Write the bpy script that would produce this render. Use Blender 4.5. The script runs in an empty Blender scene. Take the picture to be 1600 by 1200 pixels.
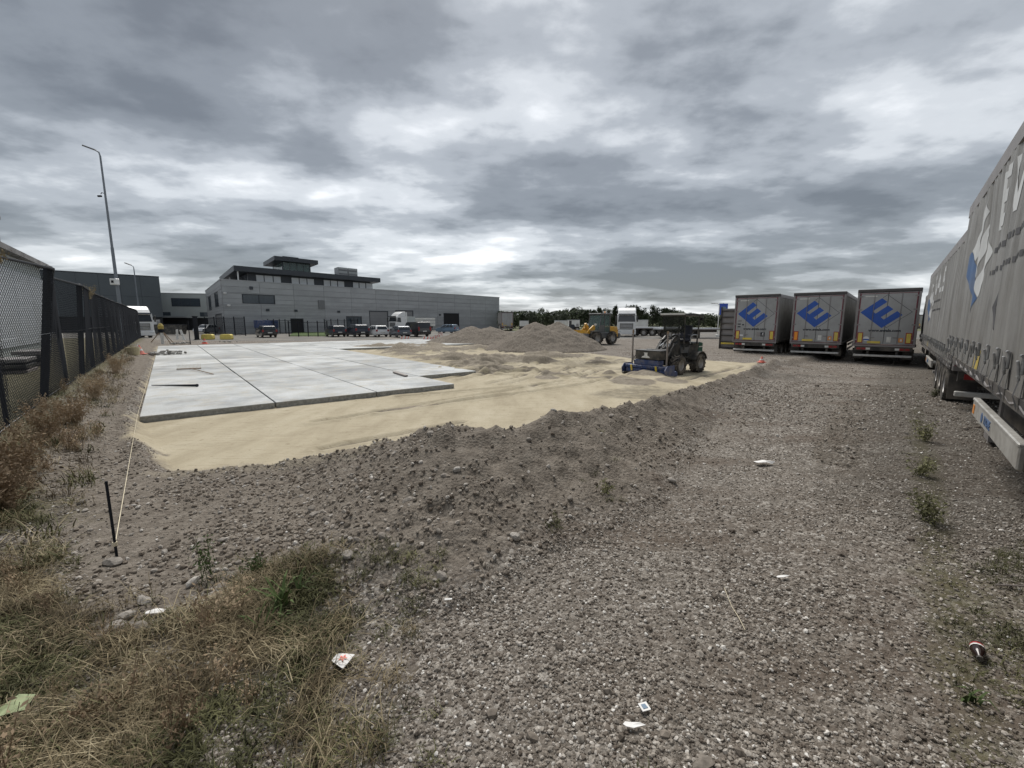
import bpy, bmesh, math, random
import numpy as np
from mathutils import Vector, Matrix
R = math.radians
random.seed(7); rng = np.random.default_rng(11)
S = bpy.context.scene
COL = S.collection

# ---------------------------------------------------------------- camera, sky, sun, exposure
CAMZ, FPX, PITCH = 2.05, 670.0, math.atan(98/670)
cam_d = bpy.data.cameras.new('camera'); cam = bpy.data.objects.new('camera', cam_d); COL.objects.link(cam)
cam.location = (0, 0, CAMZ); cam.rotation_euler = (R(90)-PITCH, 0, 0)
cam_d.sensor_width = 36; cam_d.lens = 36*FPX/1600; cam_d.clip_start = .05; cam_d.clip_end = 3000
S.camera = cam
SUN_EL, SUN_AZ = 58, -14         # degrees; azimuth measured from +Y towards +X
SUN_POWER, SKY_POWER, EXPO = 1.5, 0.095, 1.25
sun_d = bpy.data.lights.new('sun', 'SUN'); sun = bpy.data.objects.new('sun', sun_d); COL.objects.link(sun)
sun_d.energy = SUN_POWER; sun_d.angle = R(30); sun_d.color = (1, .96, .90)
sun.rotation_euler = (R(90-SUN_EL), 0, R(180-SUN_AZ))
sun.location = (0, 0, 60)
S.view_settings.view_transform = 'Standard'; S.view_settings.look = 'None'
S.view_settings.exposure = EXPO; S.view_settings.gamma = 1; S.view_settings.use_curve_mapping = False
S.cycles.max_bounces = 6; S.cycles.use_denoising = True
S.cycles.transparent_max_bounces = 6

def N(nt, typ, **kw):
    n = nt.nodes.new(typ)
    for k, v in kw.items():
        if k == 'inp':
            for i, x in v.items(): n.inputs[i].default_value = x
        else: setattr(n, k, v)
    return n
def L(nt, a, ao, b, bi): nt.links.new(a.outputs[ao], b.inputs[bi])
def math_n(nt, op, a, b=None, c=None, clamp=False):
    n = nt.nodes.new('ShaderNodeMath'); n.operation = op; n.use_clamp = clamp
    for i, v in enumerate((a, b, c)):
        if v is None: continue
        if isinstance(v, (int, float)): n.inputs[i].default_value = v
        else: nt.links.new(v, n.inputs[i])
    return n.outputs[0]
def ramp_n(nt, fac, stops, interp='EASE'):
    n = nt.nodes.new('ShaderNodeValToRGB'); cr = n.color_ramp; cr.interpolation = interp
    while len(cr.elements) < len(stops): cr.elements.new(.5)
    for e, (p, c) in zip(cr.elements, stops): e.position = p; e.color = (*c, 1) if len(c) == 3 else c
    nt.links.new(fac, n.inputs[0]); return n.outputs[0]

W = bpy.data.worlds.new('World'); S.world = W; W.use_nodes = True
nt = W.node_tree; nt.nodes.clear()
out = N(nt, 'ShaderNodeOutputWorld'); bg = N(nt, 'ShaderNodeBackground'); bg.inputs[1].default_value = SKY_POWER
L(nt, bg, 0, out, 0)
sky = N(nt, 'ShaderNodeTexSky'); sky.sky_type = 'NISHITA'; sky.sun_disc = False
sky.sun_elevation = R(SUN_EL); sky.sun_rotation = R(SUN_AZ)
tc = N(nt, 'ShaderNodeTexCoord'); sp = N(nt, 'ShaderNodeSeparateXYZ'); L(nt, tc, 'Generated', sp, 0)
zc = math_n(nt, 'MAXIMUM', sp.outputs[2], 0.0)
den = math_n(nt, 'ADD', zc, 0.135)
cx = math_n(nt, 'DIVIDE', sp.outputs[0], den); cy = math_n(nt, 'DIVIDE', sp.outputs[1], den)
cb = N(nt, 'ShaderNodeCombineXYZ'); nt.links.new(cx, cb.inputs[0]); nt.links.new(cy, cb.inputs[1])
def cloud_noise(scale, det, rough, dist, off, stretch=(1, 1, 1)):
    mp = N(nt, 'ShaderNodeMapping'); L(nt, cb, 0, mp, 0)
    mp.inputs['Location'].default_value = off; mp.inputs['Scale'].default_value = stretch
    n = N(nt, 'ShaderNodeTexNoise'); L(nt, mp, 0, n, 'Vector')
    n.inputs['Scale'].default_value = scale; n.inputs['Detail'].default_value = det
    n.inputs['Roughness'].default_value = rough; n.inputs['Distortion'].default_value = dist
    return n.outputs[0]
n1 = cloud_noise(.56, 2, .4, .0, (3.1, 1.7, 0), (.8, 1.1, 1))
n2 = cloud_noise(1.75, 9, .52, .05, (0.4, 9.2, 3), (.8, 1.15, 1))
n3 = cloud_noise(4.2, 7, .55, .15, (7.4, 2.2, 6))
b = math_n(nt, 'MULTIPLY_ADD', n1, .64, math_n(nt, 'MULTIPLY_ADD', n2, .46, math_n(nt, 'MULTIPLY_ADD', n3, .15, -.125)))
b = math_n(nt, 'ADD', b, math_n(nt, 'MULTIPLY', math_n(nt, 'POWER', math_n(nt, 'SUBTRACT', 1.0, zc), 6.0), .012))
ccol = ramp_n(nt, b, [(.37, (.76, .83, .91)), (.45, (1.18, 1.28, 1.39)), (.52, (2.0, 2.13, 2.28)), (.58, (3.1, 3.24, 3.38)), (.66, (4.6, 4.7, 4.8))])
mx = N(nt, 'ShaderNodeMix', data_type='RGBA'); mx.inputs[0].default_value = .94
L(nt, sky, 0, mx, 6); nt.links.new(ccol, mx.inputs[7]); L(nt, mx, 2, bg, 0)

# ---------------------------------------------------------------- geometry helpers
CT, ST = math.cos(PITCH), math.sin(PITCH)
def ray(px, py):
    dx, dy = px-800, 600-py
    return Vector((dx, dy*ST+FPX*CT, dy*CT-FPX*ST))
def at(px, py, z=0.0):                   # the point of height z seen at that pixel of the 1600x1200 photograph
    r = ray(px, py); s = (z-CAMZ)/r.z
    return Vector((r.x*s, r.y*s, z))
def fwd(px, py, Y):
    r = ray(px, py); s = Y/r.y
    return Vector((r.x*s, Y, CAMZ+r.z*s))

class MB:
    def __init__(s): s.v = []; s.f = []; s.m = []; s.M = Matrix()
    def add(s, vs, fs, mi=0, M=None):
        b = len(s.v); T = s.M if M is None else s.M @ M
        s.v += [tuple(T @ Vector(p)) for p in vs]
        s.f += [tuple(b+i for i in f) for f in fs]; s.m += [mi]*len(fs); return s
    def box(s, c, d, mi=0, rz=0, ry=0, rx=0, ch=0):
        x, y, z = d[0]/2, d[1]/2, d[2]/2
        M = Matrix.Translation(c) @ Matrix.Rotation(rz, 4, 'Z') @ Matrix.Rotation(ry, 4, 'Y') @ Matrix.Rotation(rx, 4, 'X')
        if ch:
            k = min(ch, x*.9, y*.9, z*.9)
            bm = bmesh.new(); bmesh.ops.create_cube(bm, size=1, matrix=Matrix.Diagonal((2*x, 2*y, 2*z, 1)))
            bmesh.ops.bevel(bm, geom=bm.edges[:], offset=k, segments=1, affect='EDGES')
            bm.verts.index_update()
            s.add([v.co for v in bm.verts], [[v.index for v in f.verts] for f in bm.faces], mi, M); bm.free(); return s
        vs = [(a*x, b*y, c_*z) for c_ in (-1, 1) for b in (-1, 1) for a in (-1, 1)]
        return s.add(vs, [(0, 2, 3, 1), (4, 5, 7, 6), (0, 1, 5, 4), (2, 6, 7, 3), (0, 4, 6, 2), (1, 3, 7, 5)], mi, M)
    def lohi(s, lo, hi, mi=0, ch=0):
        return s.box([(a+b)/2 for a, b in zip(lo, hi)], [b-a for a, b in zip(lo, hi)], mi, ch=ch)
    def tube(s, p0, p1, r0, r1=None, n=8, mi=0, cap=True):
        p0, p1 = Vector(p0), Vector(p1); r1 = r0 if r1 is None else r1
        d = (p1-p0).normalized(); a = d.orthogonal().normalized(); b = d.cross(a)
        vs = []
        for p, r in ((p0, r0), (p1, r1)):
            vs += [p+(a*math.cos(2*math.pi*i/n)+b*math.sin(2*math.pi*i/n))*r for i in range(n)]
        fs = [(i, (i+1) % n, n+(i+1) % n, n+i) for i in range(n)]
        if cap: fs += [tuple(range(n-1, -1, -1)), tuple(range(n, 2*n))]
        return s.add(vs, fs, mi)
    def path(s, pts, r, n=6, mi=0):
        for a, b in zip(pts, pts[1:]): s.tube(a, b, r, n=n, mi=mi)
        return s
    def prism(s, poly, h0, h1, axis='y', mi=0, wf=None):
        # poly: (a,b) outline; extruded along axis from h0 to h1; for 'y' the outline is (x,z)
        n = len(poly); vs = []
        for k, h in enumerate((h0, h1)):
            for (a, b) in poly:
                hh = h if wf is None else h*wf(a, b)
                vs.append({'y': (a, hh, b), 'x': (hh, a, b), 'z': (a, b, hh)}[axis])
        fs = [tuple(range(n)), tuple(range(2*n-1, n-1, -1))]+[((i+1) % n, i, n+i, n+(i+1) % n) for i in range(n)]
        return s.add(vs, fs, mi)
    def lathe(s, prof, c=(0, 0, 0), n=16, axis='z', mi=0):
        vs = []; m = len(prof)
        for i in range(n):
            t = 2*math.pi*i/n; q, w = math.cos(t), math.sin(t)
            for (r, h) in prof:
                p = {'z': (r*q, r*w, h), 'y': (r*q, h, r*w), 'x': (h, r*q, r*w)}[axis]
                vs.append((p[0]+c[0], p[1]+c[1], p[2]+c[2]))
        fs = [(i*m+j, ((i+1) % n)*m+j, ((i+1) % n)*m+j+1, i*m+j+1) for i in range(n) for j in range(m-1)]
        return s.add(vs, fs, mi)
    def quad(s, a, b, c, d, mi=0): return s.add([a, b, c, d], [(0, 1, 2, 3)], mi)
    def mesh(s, name, mats, smooth=False):
        me = bpy.data.meshes.new(name); me.from_pydata(s.v, [], s.f)
        for m in (mats if isinstance(mats, (list, tuple)) else [mats]): me.materials.append(m)
        me.polygons.foreach_set('material_index', s.m)
        bm = bmesh.new(); bm.from_mesh(me); bmesh.ops.recalc_face_normals(bm, faces=bm.faces); bm.to_mesh(me); bm.free()
        if smooth: me.polygons.foreach_set('use_smooth', [True]*len(me.polygons)); 
        me.update(); return me
    def build(s, name, mats, parent=None, smooth=False, bevel=0, loc=None, rz=None):
        o = link(name, s.mesh(name, mats, smooth), parent)
        if loc is not None: o.location = loc
        if rz is not None: o.rotation_euler.z = rz
        if smooth:
            try:
                m = o.modifiers.new('n', 'EDGE_SPLIT'); m.split_angle = R(38)
            except Exception: pass
        if bevel:
            m = o.modifiers.new('b', 'BEVEL'); m.width = bevel; m.segments = 2; m.limit_method = 'ANGLE'; m.angle_limit = R(30)
        return o
def link(name, data, parent=None):
    o = bpy.data.objects.new(name, data); COL.objects.link(o)
    if parent is not None: o.parent = parent
    return o
def tag(o, label=None, cat=None, group=None, kind=None):
    if label: o['label'] = label
    if cat: o['category'] = cat
    if group: o['group'] = group
    if kind: o['kind'] = kind
    return o
def thing(name, label, cat, loc=(0, 0, 0), rz=0, group=None):
    o = link(name, None); o.location = loc; o.rotation_euler.z = rz; o.empty_display_size = .2
    return tag(o, label, cat, group)
def copy_tree(o, parent=None):
    c = o.copy(); COL.objects.link(c); c.parent = parent
    for ch in list(o.children): copy_tree(ch, c)
    return c
def dup(o, loc, rz, label, group=None):
    c = copy_tree(o); c.location = loc; c.rotation_euler.z = rz; c['label'] = label
    if group: c['group'] = group
    return c
def text_mesh(txt, size, mat, ext=.002, align='CENTER', bold=0):
    cu = bpy.data.curves.new('lettering', 'FONT'); cu.body = txt; cu.size = size; cu.extrude = ext
    cu.align_x = align; cu.align_y = 'CENTER'; cu.offset = bold; cu.resolution_u = 3
    o = bpy.data.objects.new('tmp', cu); me = bpy.data.meshes.new_from_object(o)
    bpy.data.objects.remove(o); me.materials.clear(); me.materials.append(mat); me.name = 'lettering'; return me

# ---------------------------------------------------------------- materials
def mat(name, col, rough=.6, metal=0, var=.12, scale=4, bump=0, bscale=30, spec=.5, dirt=None, dirt_amt=.5, dscale=1.5, trans=0, coat=0, lines=None):
    m = bpy.data.materials.new(name); m.use_nodes = True; t = m.node_tree; p = t.nodes['Principled BSDF']
    p.inputs['Roughness'].default_value = rough; p.inputs['Metallic'].default_value = metal
    p.inputs['Specular IOR Level'].default_value = spec; p.inputs['Coat Weight'].default_value = coat
    tcn = N(t, 'ShaderNodeTexCoord'); oi_ = N(t, 'ShaderNodeObjectInfo'); c = N(t, 'ShaderNodeVectorMath'); c.operation = 'MULTIPLY_ADD'   # every object gets its own patch of the pattern
    L(t, oi_, 'Random', c, 0); c.inputs[1].default_value = (37, 23, 51); L(t, tcn, 'Object', c, 2)
    no = N(t, 'ShaderNodeTexNoise'); L(t, c, 0, no, 'Vector')
    no.inputs['Scale'].default_value = scale; no.inputs['Detail'].default_value = 6; no.inputs['Roughness'].default_value = .6
    lo = tuple(x*(1-var) for x in col); hi = tuple(min(1, x*(1+var)) for x in col)
    o = ramp_n(t, no.outputs[0], [(.3, lo), (.7, hi)], 'LINEAR')
    if dirt:
        n2 = N(t, 'ShaderNodeTexNoise'); L(t, c, 0, n2, 'Vector'); n2.inputs['Scale'].default_value = dscale
        n2.inputs['Detail'].default_value = 8; n2.inputs['Roughness'].default_value = .65
        f = ramp_n(t, n2.outputs[0], [(.42, (0, 0, 0)), (.68, (dirt_amt,)*3)], 'LINEAR')
        mm = N(t, 'ShaderNodeMix', data_type='RGBA'); t.links.new(f, mm.inputs[0]); t.links.new(o, mm.inputs[6]); mm.inputs[7].default_value = (*dirt, 1); o = mm.outputs[2]
    t.links.new(o, p.inputs['Base Color'])
    if bump:
        nb = N(t, 'ShaderNodeTexNoise'); L(t, c, 0, nb, 'Vector'); nb.inputs['Scale'].default_value = bscale; nb.inputs['Detail'].default_value = 5
        bp = N(t, 'ShaderNodeBump'); bp.inputs['Strength'].default_value = bump; bp.inputs['Distance'].default_value = .02
        L(t, nb, 0, bp, 'Height'); L(t, bp, 0, p, 'Normal')
    return m
def glass_mat(name, col, rough=.06, trans=0.0):
    m = mat(name, col, rough, 0, .15, 2, spec=.8); p = m.node_tree.nodes['Principled BSDF']
    p.inputs['Transmission Weight'].default_value = trans; p.inputs['Specular IOR Level'].default_value = .45; return m
M = {}
DUST = (.30, .26, .21)
M['asphalt'] = mat('asphalt', (.11, .107, .10), .9, 0, .3, .8, .4, 60, dirt=DUST, dirt_amt=.5, dscale=.25)
M['black_metal'] = mat('black_metal', (.012, .014, .019), .6, 0, .3, 5, spec=.2)
M['black_plastic'] = mat('black_plastic', (.02, .02, .021), .6, 0, .3, 8, dirt=DUST, dirt_amt=.35)
M['fence_wire'] = mat('fence_wire', (.012, .014, .018), .8, 0, .2, 3, spec=.08) if True else mat('fence_wire', (.01, .011, .014), .6, 0, .2, 3)
M['galv'] = mat('galvanised', (.42, .44, .46), .45, .7, .15, 5)
M['rubber'] = mat('rubber', (.024, .023, .023), .85, 0, .3, 6, .3, 40, dirt=DUST, dirt_amt=.6, dscale=4)
M['rim'] = mat('rim_grey', (.42, .41, .40), .5, .4, .2, 6, dirt=DUST, dirt_amt=.5)
M['white_paint'] = mat('white_paint', (.72, .73, .73), .35, 0, .06, 3, dirt=DUST, dirt_amt=.25, coat=.3)
M['silver'] = mat('silver_paint', (.50, .51, .52), .35, .5, .06, 3, coat=.4)
M['carblack'] = mat('black_paint', (.014, .015, .018), .28, 0, .1, 3, coat=.5, dirt=DUST, dirt_amt=.12)
M['carblue'] = mat('dark_blue_paint', (.012, .018, .035), .28, 0, .1, 3, coat=.5, dirt=DUST, dirt_amt=.12)
M['cargrey'] = mat('grey_blue_paint', (.10, .115, .135), .3, .5, .1, 3, coat=.5, dirt=DUST, dirt_amt=.12)
M['lightblue'] = mat('light_blue_paint', (.13, .19, .26), .35, .2, .1, 3, coat=.3)
M['glass'] = glass_mat('tinted_glass', (.025, .030, .036))
M['winglass'] = glass_mat('window_glass', (.06, .075, .09), .04)
M['palewin'] = mat('sky_pane_and_lens', (.62, .65, .67), .25, 0, .1, .6, spec=.7)  # reflected sky put into the penthouse pane colour; lamp lenses share it
M['redlight'] = mat('red_lamp', (.28, .02, .02), .3, 0, .1, 5)
M['amber'] = mat('amber_lamp', (.7, .25, .03), .3, 0, .1, 5)
M['plate_y'] = mat('yellow_plate', (.72, .55, .08), .4, 0, .1, 5, dirt=DUST, dirt_amt=.4)
M['orange'] = mat('orange_reflective', (.85, .30, .03), .4, 0, .12, 7)
M['facade'] = mat('facade_panel', (.38, .39, .40), .5, .25, .07, .5, dirt=(.2, .21, .215), dirt_amt=.4, dscale=.12)
M['facade_dk'] = mat('facade_joint', (.17, .175, .18), .6)
M['fascia'] = mat('dark_fascia', (.045, .052, .062), .45, .2, .1, .5)
M['roller'] = mat('roller_door', (.22, .222, .228), .5, .3, .08, .5)
M['dark_in'] = mat('interior_shade', (.012, .012, .013), .8)
M['hall'] = mat('hall_cladding', (.105, .122, .133), .55, .25, .07, .3)
M['hall_base'] = mat('hall_base', (.02, .022, .026), .6)
M['palewall'] = mat('pale_cladding', (.42, .45, .44), .6, 0, .06, .4)
M['plantpanel'] = mat('plant_panel', (.52, .55, .58), .55, 0, .08, .5, dirt=(.35, .36, .36), dirt_amt=.5, dscale=.5)
M['lawn'] = mat('lawn', (.075, .12, .028), .9, 0, .4, 3, .6, 40)
M['verge'] = mat('verge_grass', (.10, .105, .045), .9, 0, .5, .4, .6, 20)
M['concrete'] = None
M['yellow'] = mat('machine_yellow', (.62, .33, .03), .4, 0, .12, 4, dirt=DUST, dirt_amt=.4)
M['tub'] = mat('tub_plastic', (.55, .48, .28), .6, 0, .12, 4, dirt=DUST, dirt_amt=.6)
M['yellow_blk'] = mat('yellow_block', (.72, .58, .13), .6, 0, .12, 4, dirt=DUST, dirt_amt=.35)
M['cab_grey'] = mat('cab_grey', (.085, .092, .10), .5, .1, .15, 4, dirt=DUST, dirt_amt=.4)
M['screen'] = mat('dark_screen', (.014, .018, .016), .35, 0, .2, 3, spec=.25); M['screen'].node_tree.nodes['Principled BSDF'].inputs['Alpha'].default_value = .62
M['cab_glass'] = glass_mat('cab_glass', (.13, .19, .18), .06)
M['cab_glass'].node_tree.nodes['Principled BSDF'].inputs['Alpha'].default_value = .6
M['navy'] = mat('navy_paint', (.016, .045, .15), .4, 0, .2, 5, dirt=DUST, dirt_amt=.4, dscale=4)
M['mach_black'] = mat('machine_black', (.015, .017, .018), .45, 0, .2, 5, dirt=DUST, dirt_amt=.35, dscale=3)
M['mach_green'] = mat('machine_green', (.008, .07, .045), .4, 0, .2, 5)
M['timber'] = mat('timber', (.25, .18, .12), .75, 0, .3, 9)
M['mast'] = mat('mast_grey', (.24, .21, .19), .6, .1, .2, 9)
M['pole'] = mat('painted_pole', (.19, .21, .235), .5, .4, .1, 3)
M['cone_red'] = mat('cone_red', (.72, .14, .09), .55, 0, .12, 6, dirt=(.6, .5, .45), dirt_amt=.4)
M['white_dull'] = mat('white_dull', (.66, .66, .63), .6, 0, .1, 7, dirt=DUST, dirt_amt=.3)
M['seat'] = mat('seat_vinyl', (.02, .022, .035), .5, 0, .2, 7)
M['bluesign'] = mat('blue_sign', (.03, .08, .42), .4, 0, .1, 2)
M['rubble'] = mat('rubble', (.30, .29, .27), .9, 0, .35, 5, .5, 20)
M['brickold'] = mat('old_silo', (.13, .125, .125), .85, 0, .3, .8, .4, 6, dirt=(.3, .3, .3), dirt_amt=.6, dscale=.7)
# lorry trailers
M['t_body'] = mat('trailer_door', (.35, .355, .355), .45, .1, .08, 1.2, dirt=(.22, .21, .195), dirt_amt=.45, dscale=.9)
M['t_frame'] = mat('trailer_frame', (.28, .265, .262), .5, .3, .12, 3, dirt=(.10, .09, .08), dirt_amt=.5)
M['t_dark'] = mat('trailer_dark', (.03, .028, .028), .7, 0, .3, 4, dirt=DUST, dirt_amt=.4)
M['t_roof'] = mat('trailer_roof_edge', (.07, .065, .065), .6, 0, .2, 4)
M['t_red'] = mat('reflective_red', (.16, .03, .045), .4, 0, .2, 8)
M['t_blue'] = mat('logo_blue', (.018, .085, .38), .4, 0, .08, 3)
M['t_ink'] = mat('dark_ink', (.015, .02, .03), .5, 0, .1, 3)
M['t_white'] = mat('curtain_white', (.54, .555, .56), .5, 0, .1, 1.2, dirt=(.42, .42, .42), dirt_amt=.5, dscale=2)
M['t_bluefade'] = mat('curtain_blue', (.05, .11, .24), .5, 0, .15, 1.5, dirt=(.2, .2, .2), dirt_amt=.4, dscale=2)
M['t_greyink'] = mat('curtain_dark', (.07, .07, .075), .6, 0, .2, 2)
M['t_bar'] = mat('bumper_bar', (.55, .55, .53), .45, .2, .12, 3, dirt=DUST, dirt_amt=.5, dscale=4)
M['t_guard'] = mat('guard_rail', (.50, .49, .46), .45, .5, .12, 3, dirt=(.22, .20, .17), dirt_amt=.6, dscale=5)
M['strap'] = mat('strap', (.035, .035, .037), .7, 0, .3, 8)
M['buckle'] = mat('buckle', (.38, .38, .38), .4, .6, .3, 8, dirt=(.10, .10, .10), dirt_amt=.8, dscale=9)
M['ycurtain'] = mat('yellow_tape', (.45, .34, .06), .6, 0, .2, 6, dirt=(.2, .18, .15), dirt_amt=.7, dscale=9)
M['string'] = mat('string', (.62, .55, .40), .8)
M['paper'] = mat('paper', (.72, .71, .69), .7, 0, .05, 20)
M['leaf_pale'] = mat('pale_leaf', (.28, .33, .17), .6, 0, .2, 14)
M['bark'] = mat('bark', (.06, .05, .04), .9, 0, .3, 3)

def curtain_mat():
    m = mat('curtain', (.245, .243, .237), .5, 0, .12, 1.2, dirt=(.14, .132, .118), dirt_amt=.6, dscale=.9)
    t = m.node_tree; p = t.nodes['Principled BSDF']; src = p.inputs['Base Color'].links[0].from_socket
    tcn = N(t, 'ShaderNodeTexCoord'); oi = N(t, 'ShaderNodeObjectInfo'); mp = N(t, 'ShaderNodeMapping'); L(t, tcn, 'Object', mp, 0); mp.inputs['Scale'].default_value = (5.0, 5.0, .35)
    st = N(t, 'ShaderNodeTexNoise'); L(t, mp, 0, st, 'Vector'); st.inputs['Scale'].default_value = 1.6; st.inputs['Detail'].default_value = 8; st.inputs['Roughness'].default_value = .65
    f = ramp_n(t, st.outputs[0], [(.40, (.62, .61, .59)), (.52, (1, 1, 1)), (.68, (1.16, 1.16, 1.16))], 'LINEAR')
    mm = N(t, 'ShaderNodeMix', data_type='RGBA', blend_type='MULTIPLY'); mm.inputs[0].default_value = .75; t.links.new(src, mm.inputs[6]); t.links.new(f, mm.inputs[7])
    # road spray along the lower edge
    sp = N(t, 'ShaderNodeSeparateXYZ'); L(t, tcn, 'Object', sp, 0)
    k = math_n(t, 'ADD', math_n(t, 'MULTIPLY', math_n(t, 'SUBTRACT', 1.75, sp.outputs[2]), .9), math_n(t, 'MULTIPLY', math_n(t, 'SUBTRACT', st.outputs[0], .5), 1.6), clamp=True)
    m2 = N(t, 'ShaderNodeMix', data_type='RGBA'); t.links.new(math_n(t, 'MULTIPLY', k, .6), m2.inputs[0]); L(t, mm, 2, m2, 6); m2.inputs[7].default_value = (.13, .12, .105, 1)
    L(t, m2, 2, p, 'Base Color')
    bp = N(t, 'ShaderNodeBump'); bp.inputs['Strength'].default_value = .6; bp.inputs['Distance'].default_value = .03; L(t, st, 0, bp, 'Height'); L(t, bp, 0, p, 'Normal')
    return m
M['curtain'] = curtain_mat()

def concrete_mat():
    m = bpy.data.materials.new('concrete'); m.use_nodes = True; t = m.node_tree; p = t.nodes['Principled BSDF']; p.inputs['Roughness'].default_value = .8
    g = N(t, 'ShaderNodeNewGeometry'); oi = N(t, 'ShaderNodeObjectInfo'); tcn = N(t, 'ShaderNodeTexCoord')
    a = N(t, 'ShaderNodeTexNoise'); L(t, g, 'Position', a, 'Vector'); a.inputs['Scale'].default_value = .9; a.inputs['Detail'].default_value = 7; a.inputs['Roughness'].default_value = .6
    base = ramp_n(t, a.outputs[0], [(.32, (.37, .38, .375)), (.52, (.465, .478, .475)), (.70, (.54, .556, .56))], 'LINEAR')
    v = N(t, 'ShaderNodeMapRange'); L(t, oi, 'Random', v, 0); v.inputs[3].default_value = .78; v.inputs[4].default_value = 1.16
    mm = N(t, 'ShaderNodeMix', data_type='RGBA', blend_type='MULTIPLY'); mm.inputs[0].default_value = 1; t.links.new(base, mm.inputs[6]); L(t, v, 0, mm, 7)
    # sand dust and fine pores
    d = N(t, 'ShaderNodeTexNoise'); L(t, g, 'Position', d, 'Vector'); d.inputs['Scale'].default_value = 2.3; d.inputs['Detail'].default_value = 9; d.inputs['Roughness'].default_value = .7
    df = ramp_n(t, d.outputs[0], [(.50, (0, 0, 0)), (.70, (.6, .6, .6))], 'LINEAR')
    m2 = N(t, 'ShaderNodeMix', data_type='RGBA'); t.links.new(df, m2.inputs[0]); L(t, mm, 2, m2, 6); m2.inputs[7].default_value = (.42, .37, .28, 1)
    f = N(t, 'ShaderNodeTexNoise'); L(t, g, 'Position', f, 'Vector'); f.inputs['Scale'].default_value = 45; f.inputs['Detail'].default_value = 5
    ff = ramp_n(t, f.outputs[0], [(.35, (.80, .80, .80)), (.6, (1, 1, 1))], 'LINEAR')
    m3 = N(t, 'ShaderNodeMix', data_type='RGBA', blend_type='MULTIPLY'); m3.inputs[0].default_value = 1; L(t, m2, 2, m3, 6); t.links.new(ff, m3.inputs[7])
    s = N(t, 'ShaderNodeTexNoise'); L(t, g, 'Position', s, 'Vector'); s.inputs['Scale'].default_value = .55; s.inputs['Detail'].default_value = 9; s.inputs['Roughness'].default_value = .68
    sf = ramp_n(t, s.outputs[0], [(.40, (.70, .71, .73)), (.50, (1, 1, 1))], 'LINEAR')
    m4 = N(t, 'ShaderNodeMix', data_type='RGBA', blend_type='MULTIPLY'); m4.inputs[0].default_value = .8; L(t, m3, 2, m4, 6); t.links.new(sf, m4.inputs[7])
    L(t, m4, 2, p, 'Base Color')
    bp = N(t, 'ShaderNodeBump'); bp.inputs['Strength'].default_value = .25; bp.inputs['Distance'].default_value = .01; L(t, f, 0, bp, 'Height'); L(t, bp, 0, p, 'Normal')
    return m
M['concrete'] = concrete_mat()
M['concrete_side'] = mat('concrete_side', (.27, .27, .255), .9, 0, .35, 14, .5, 60)

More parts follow.
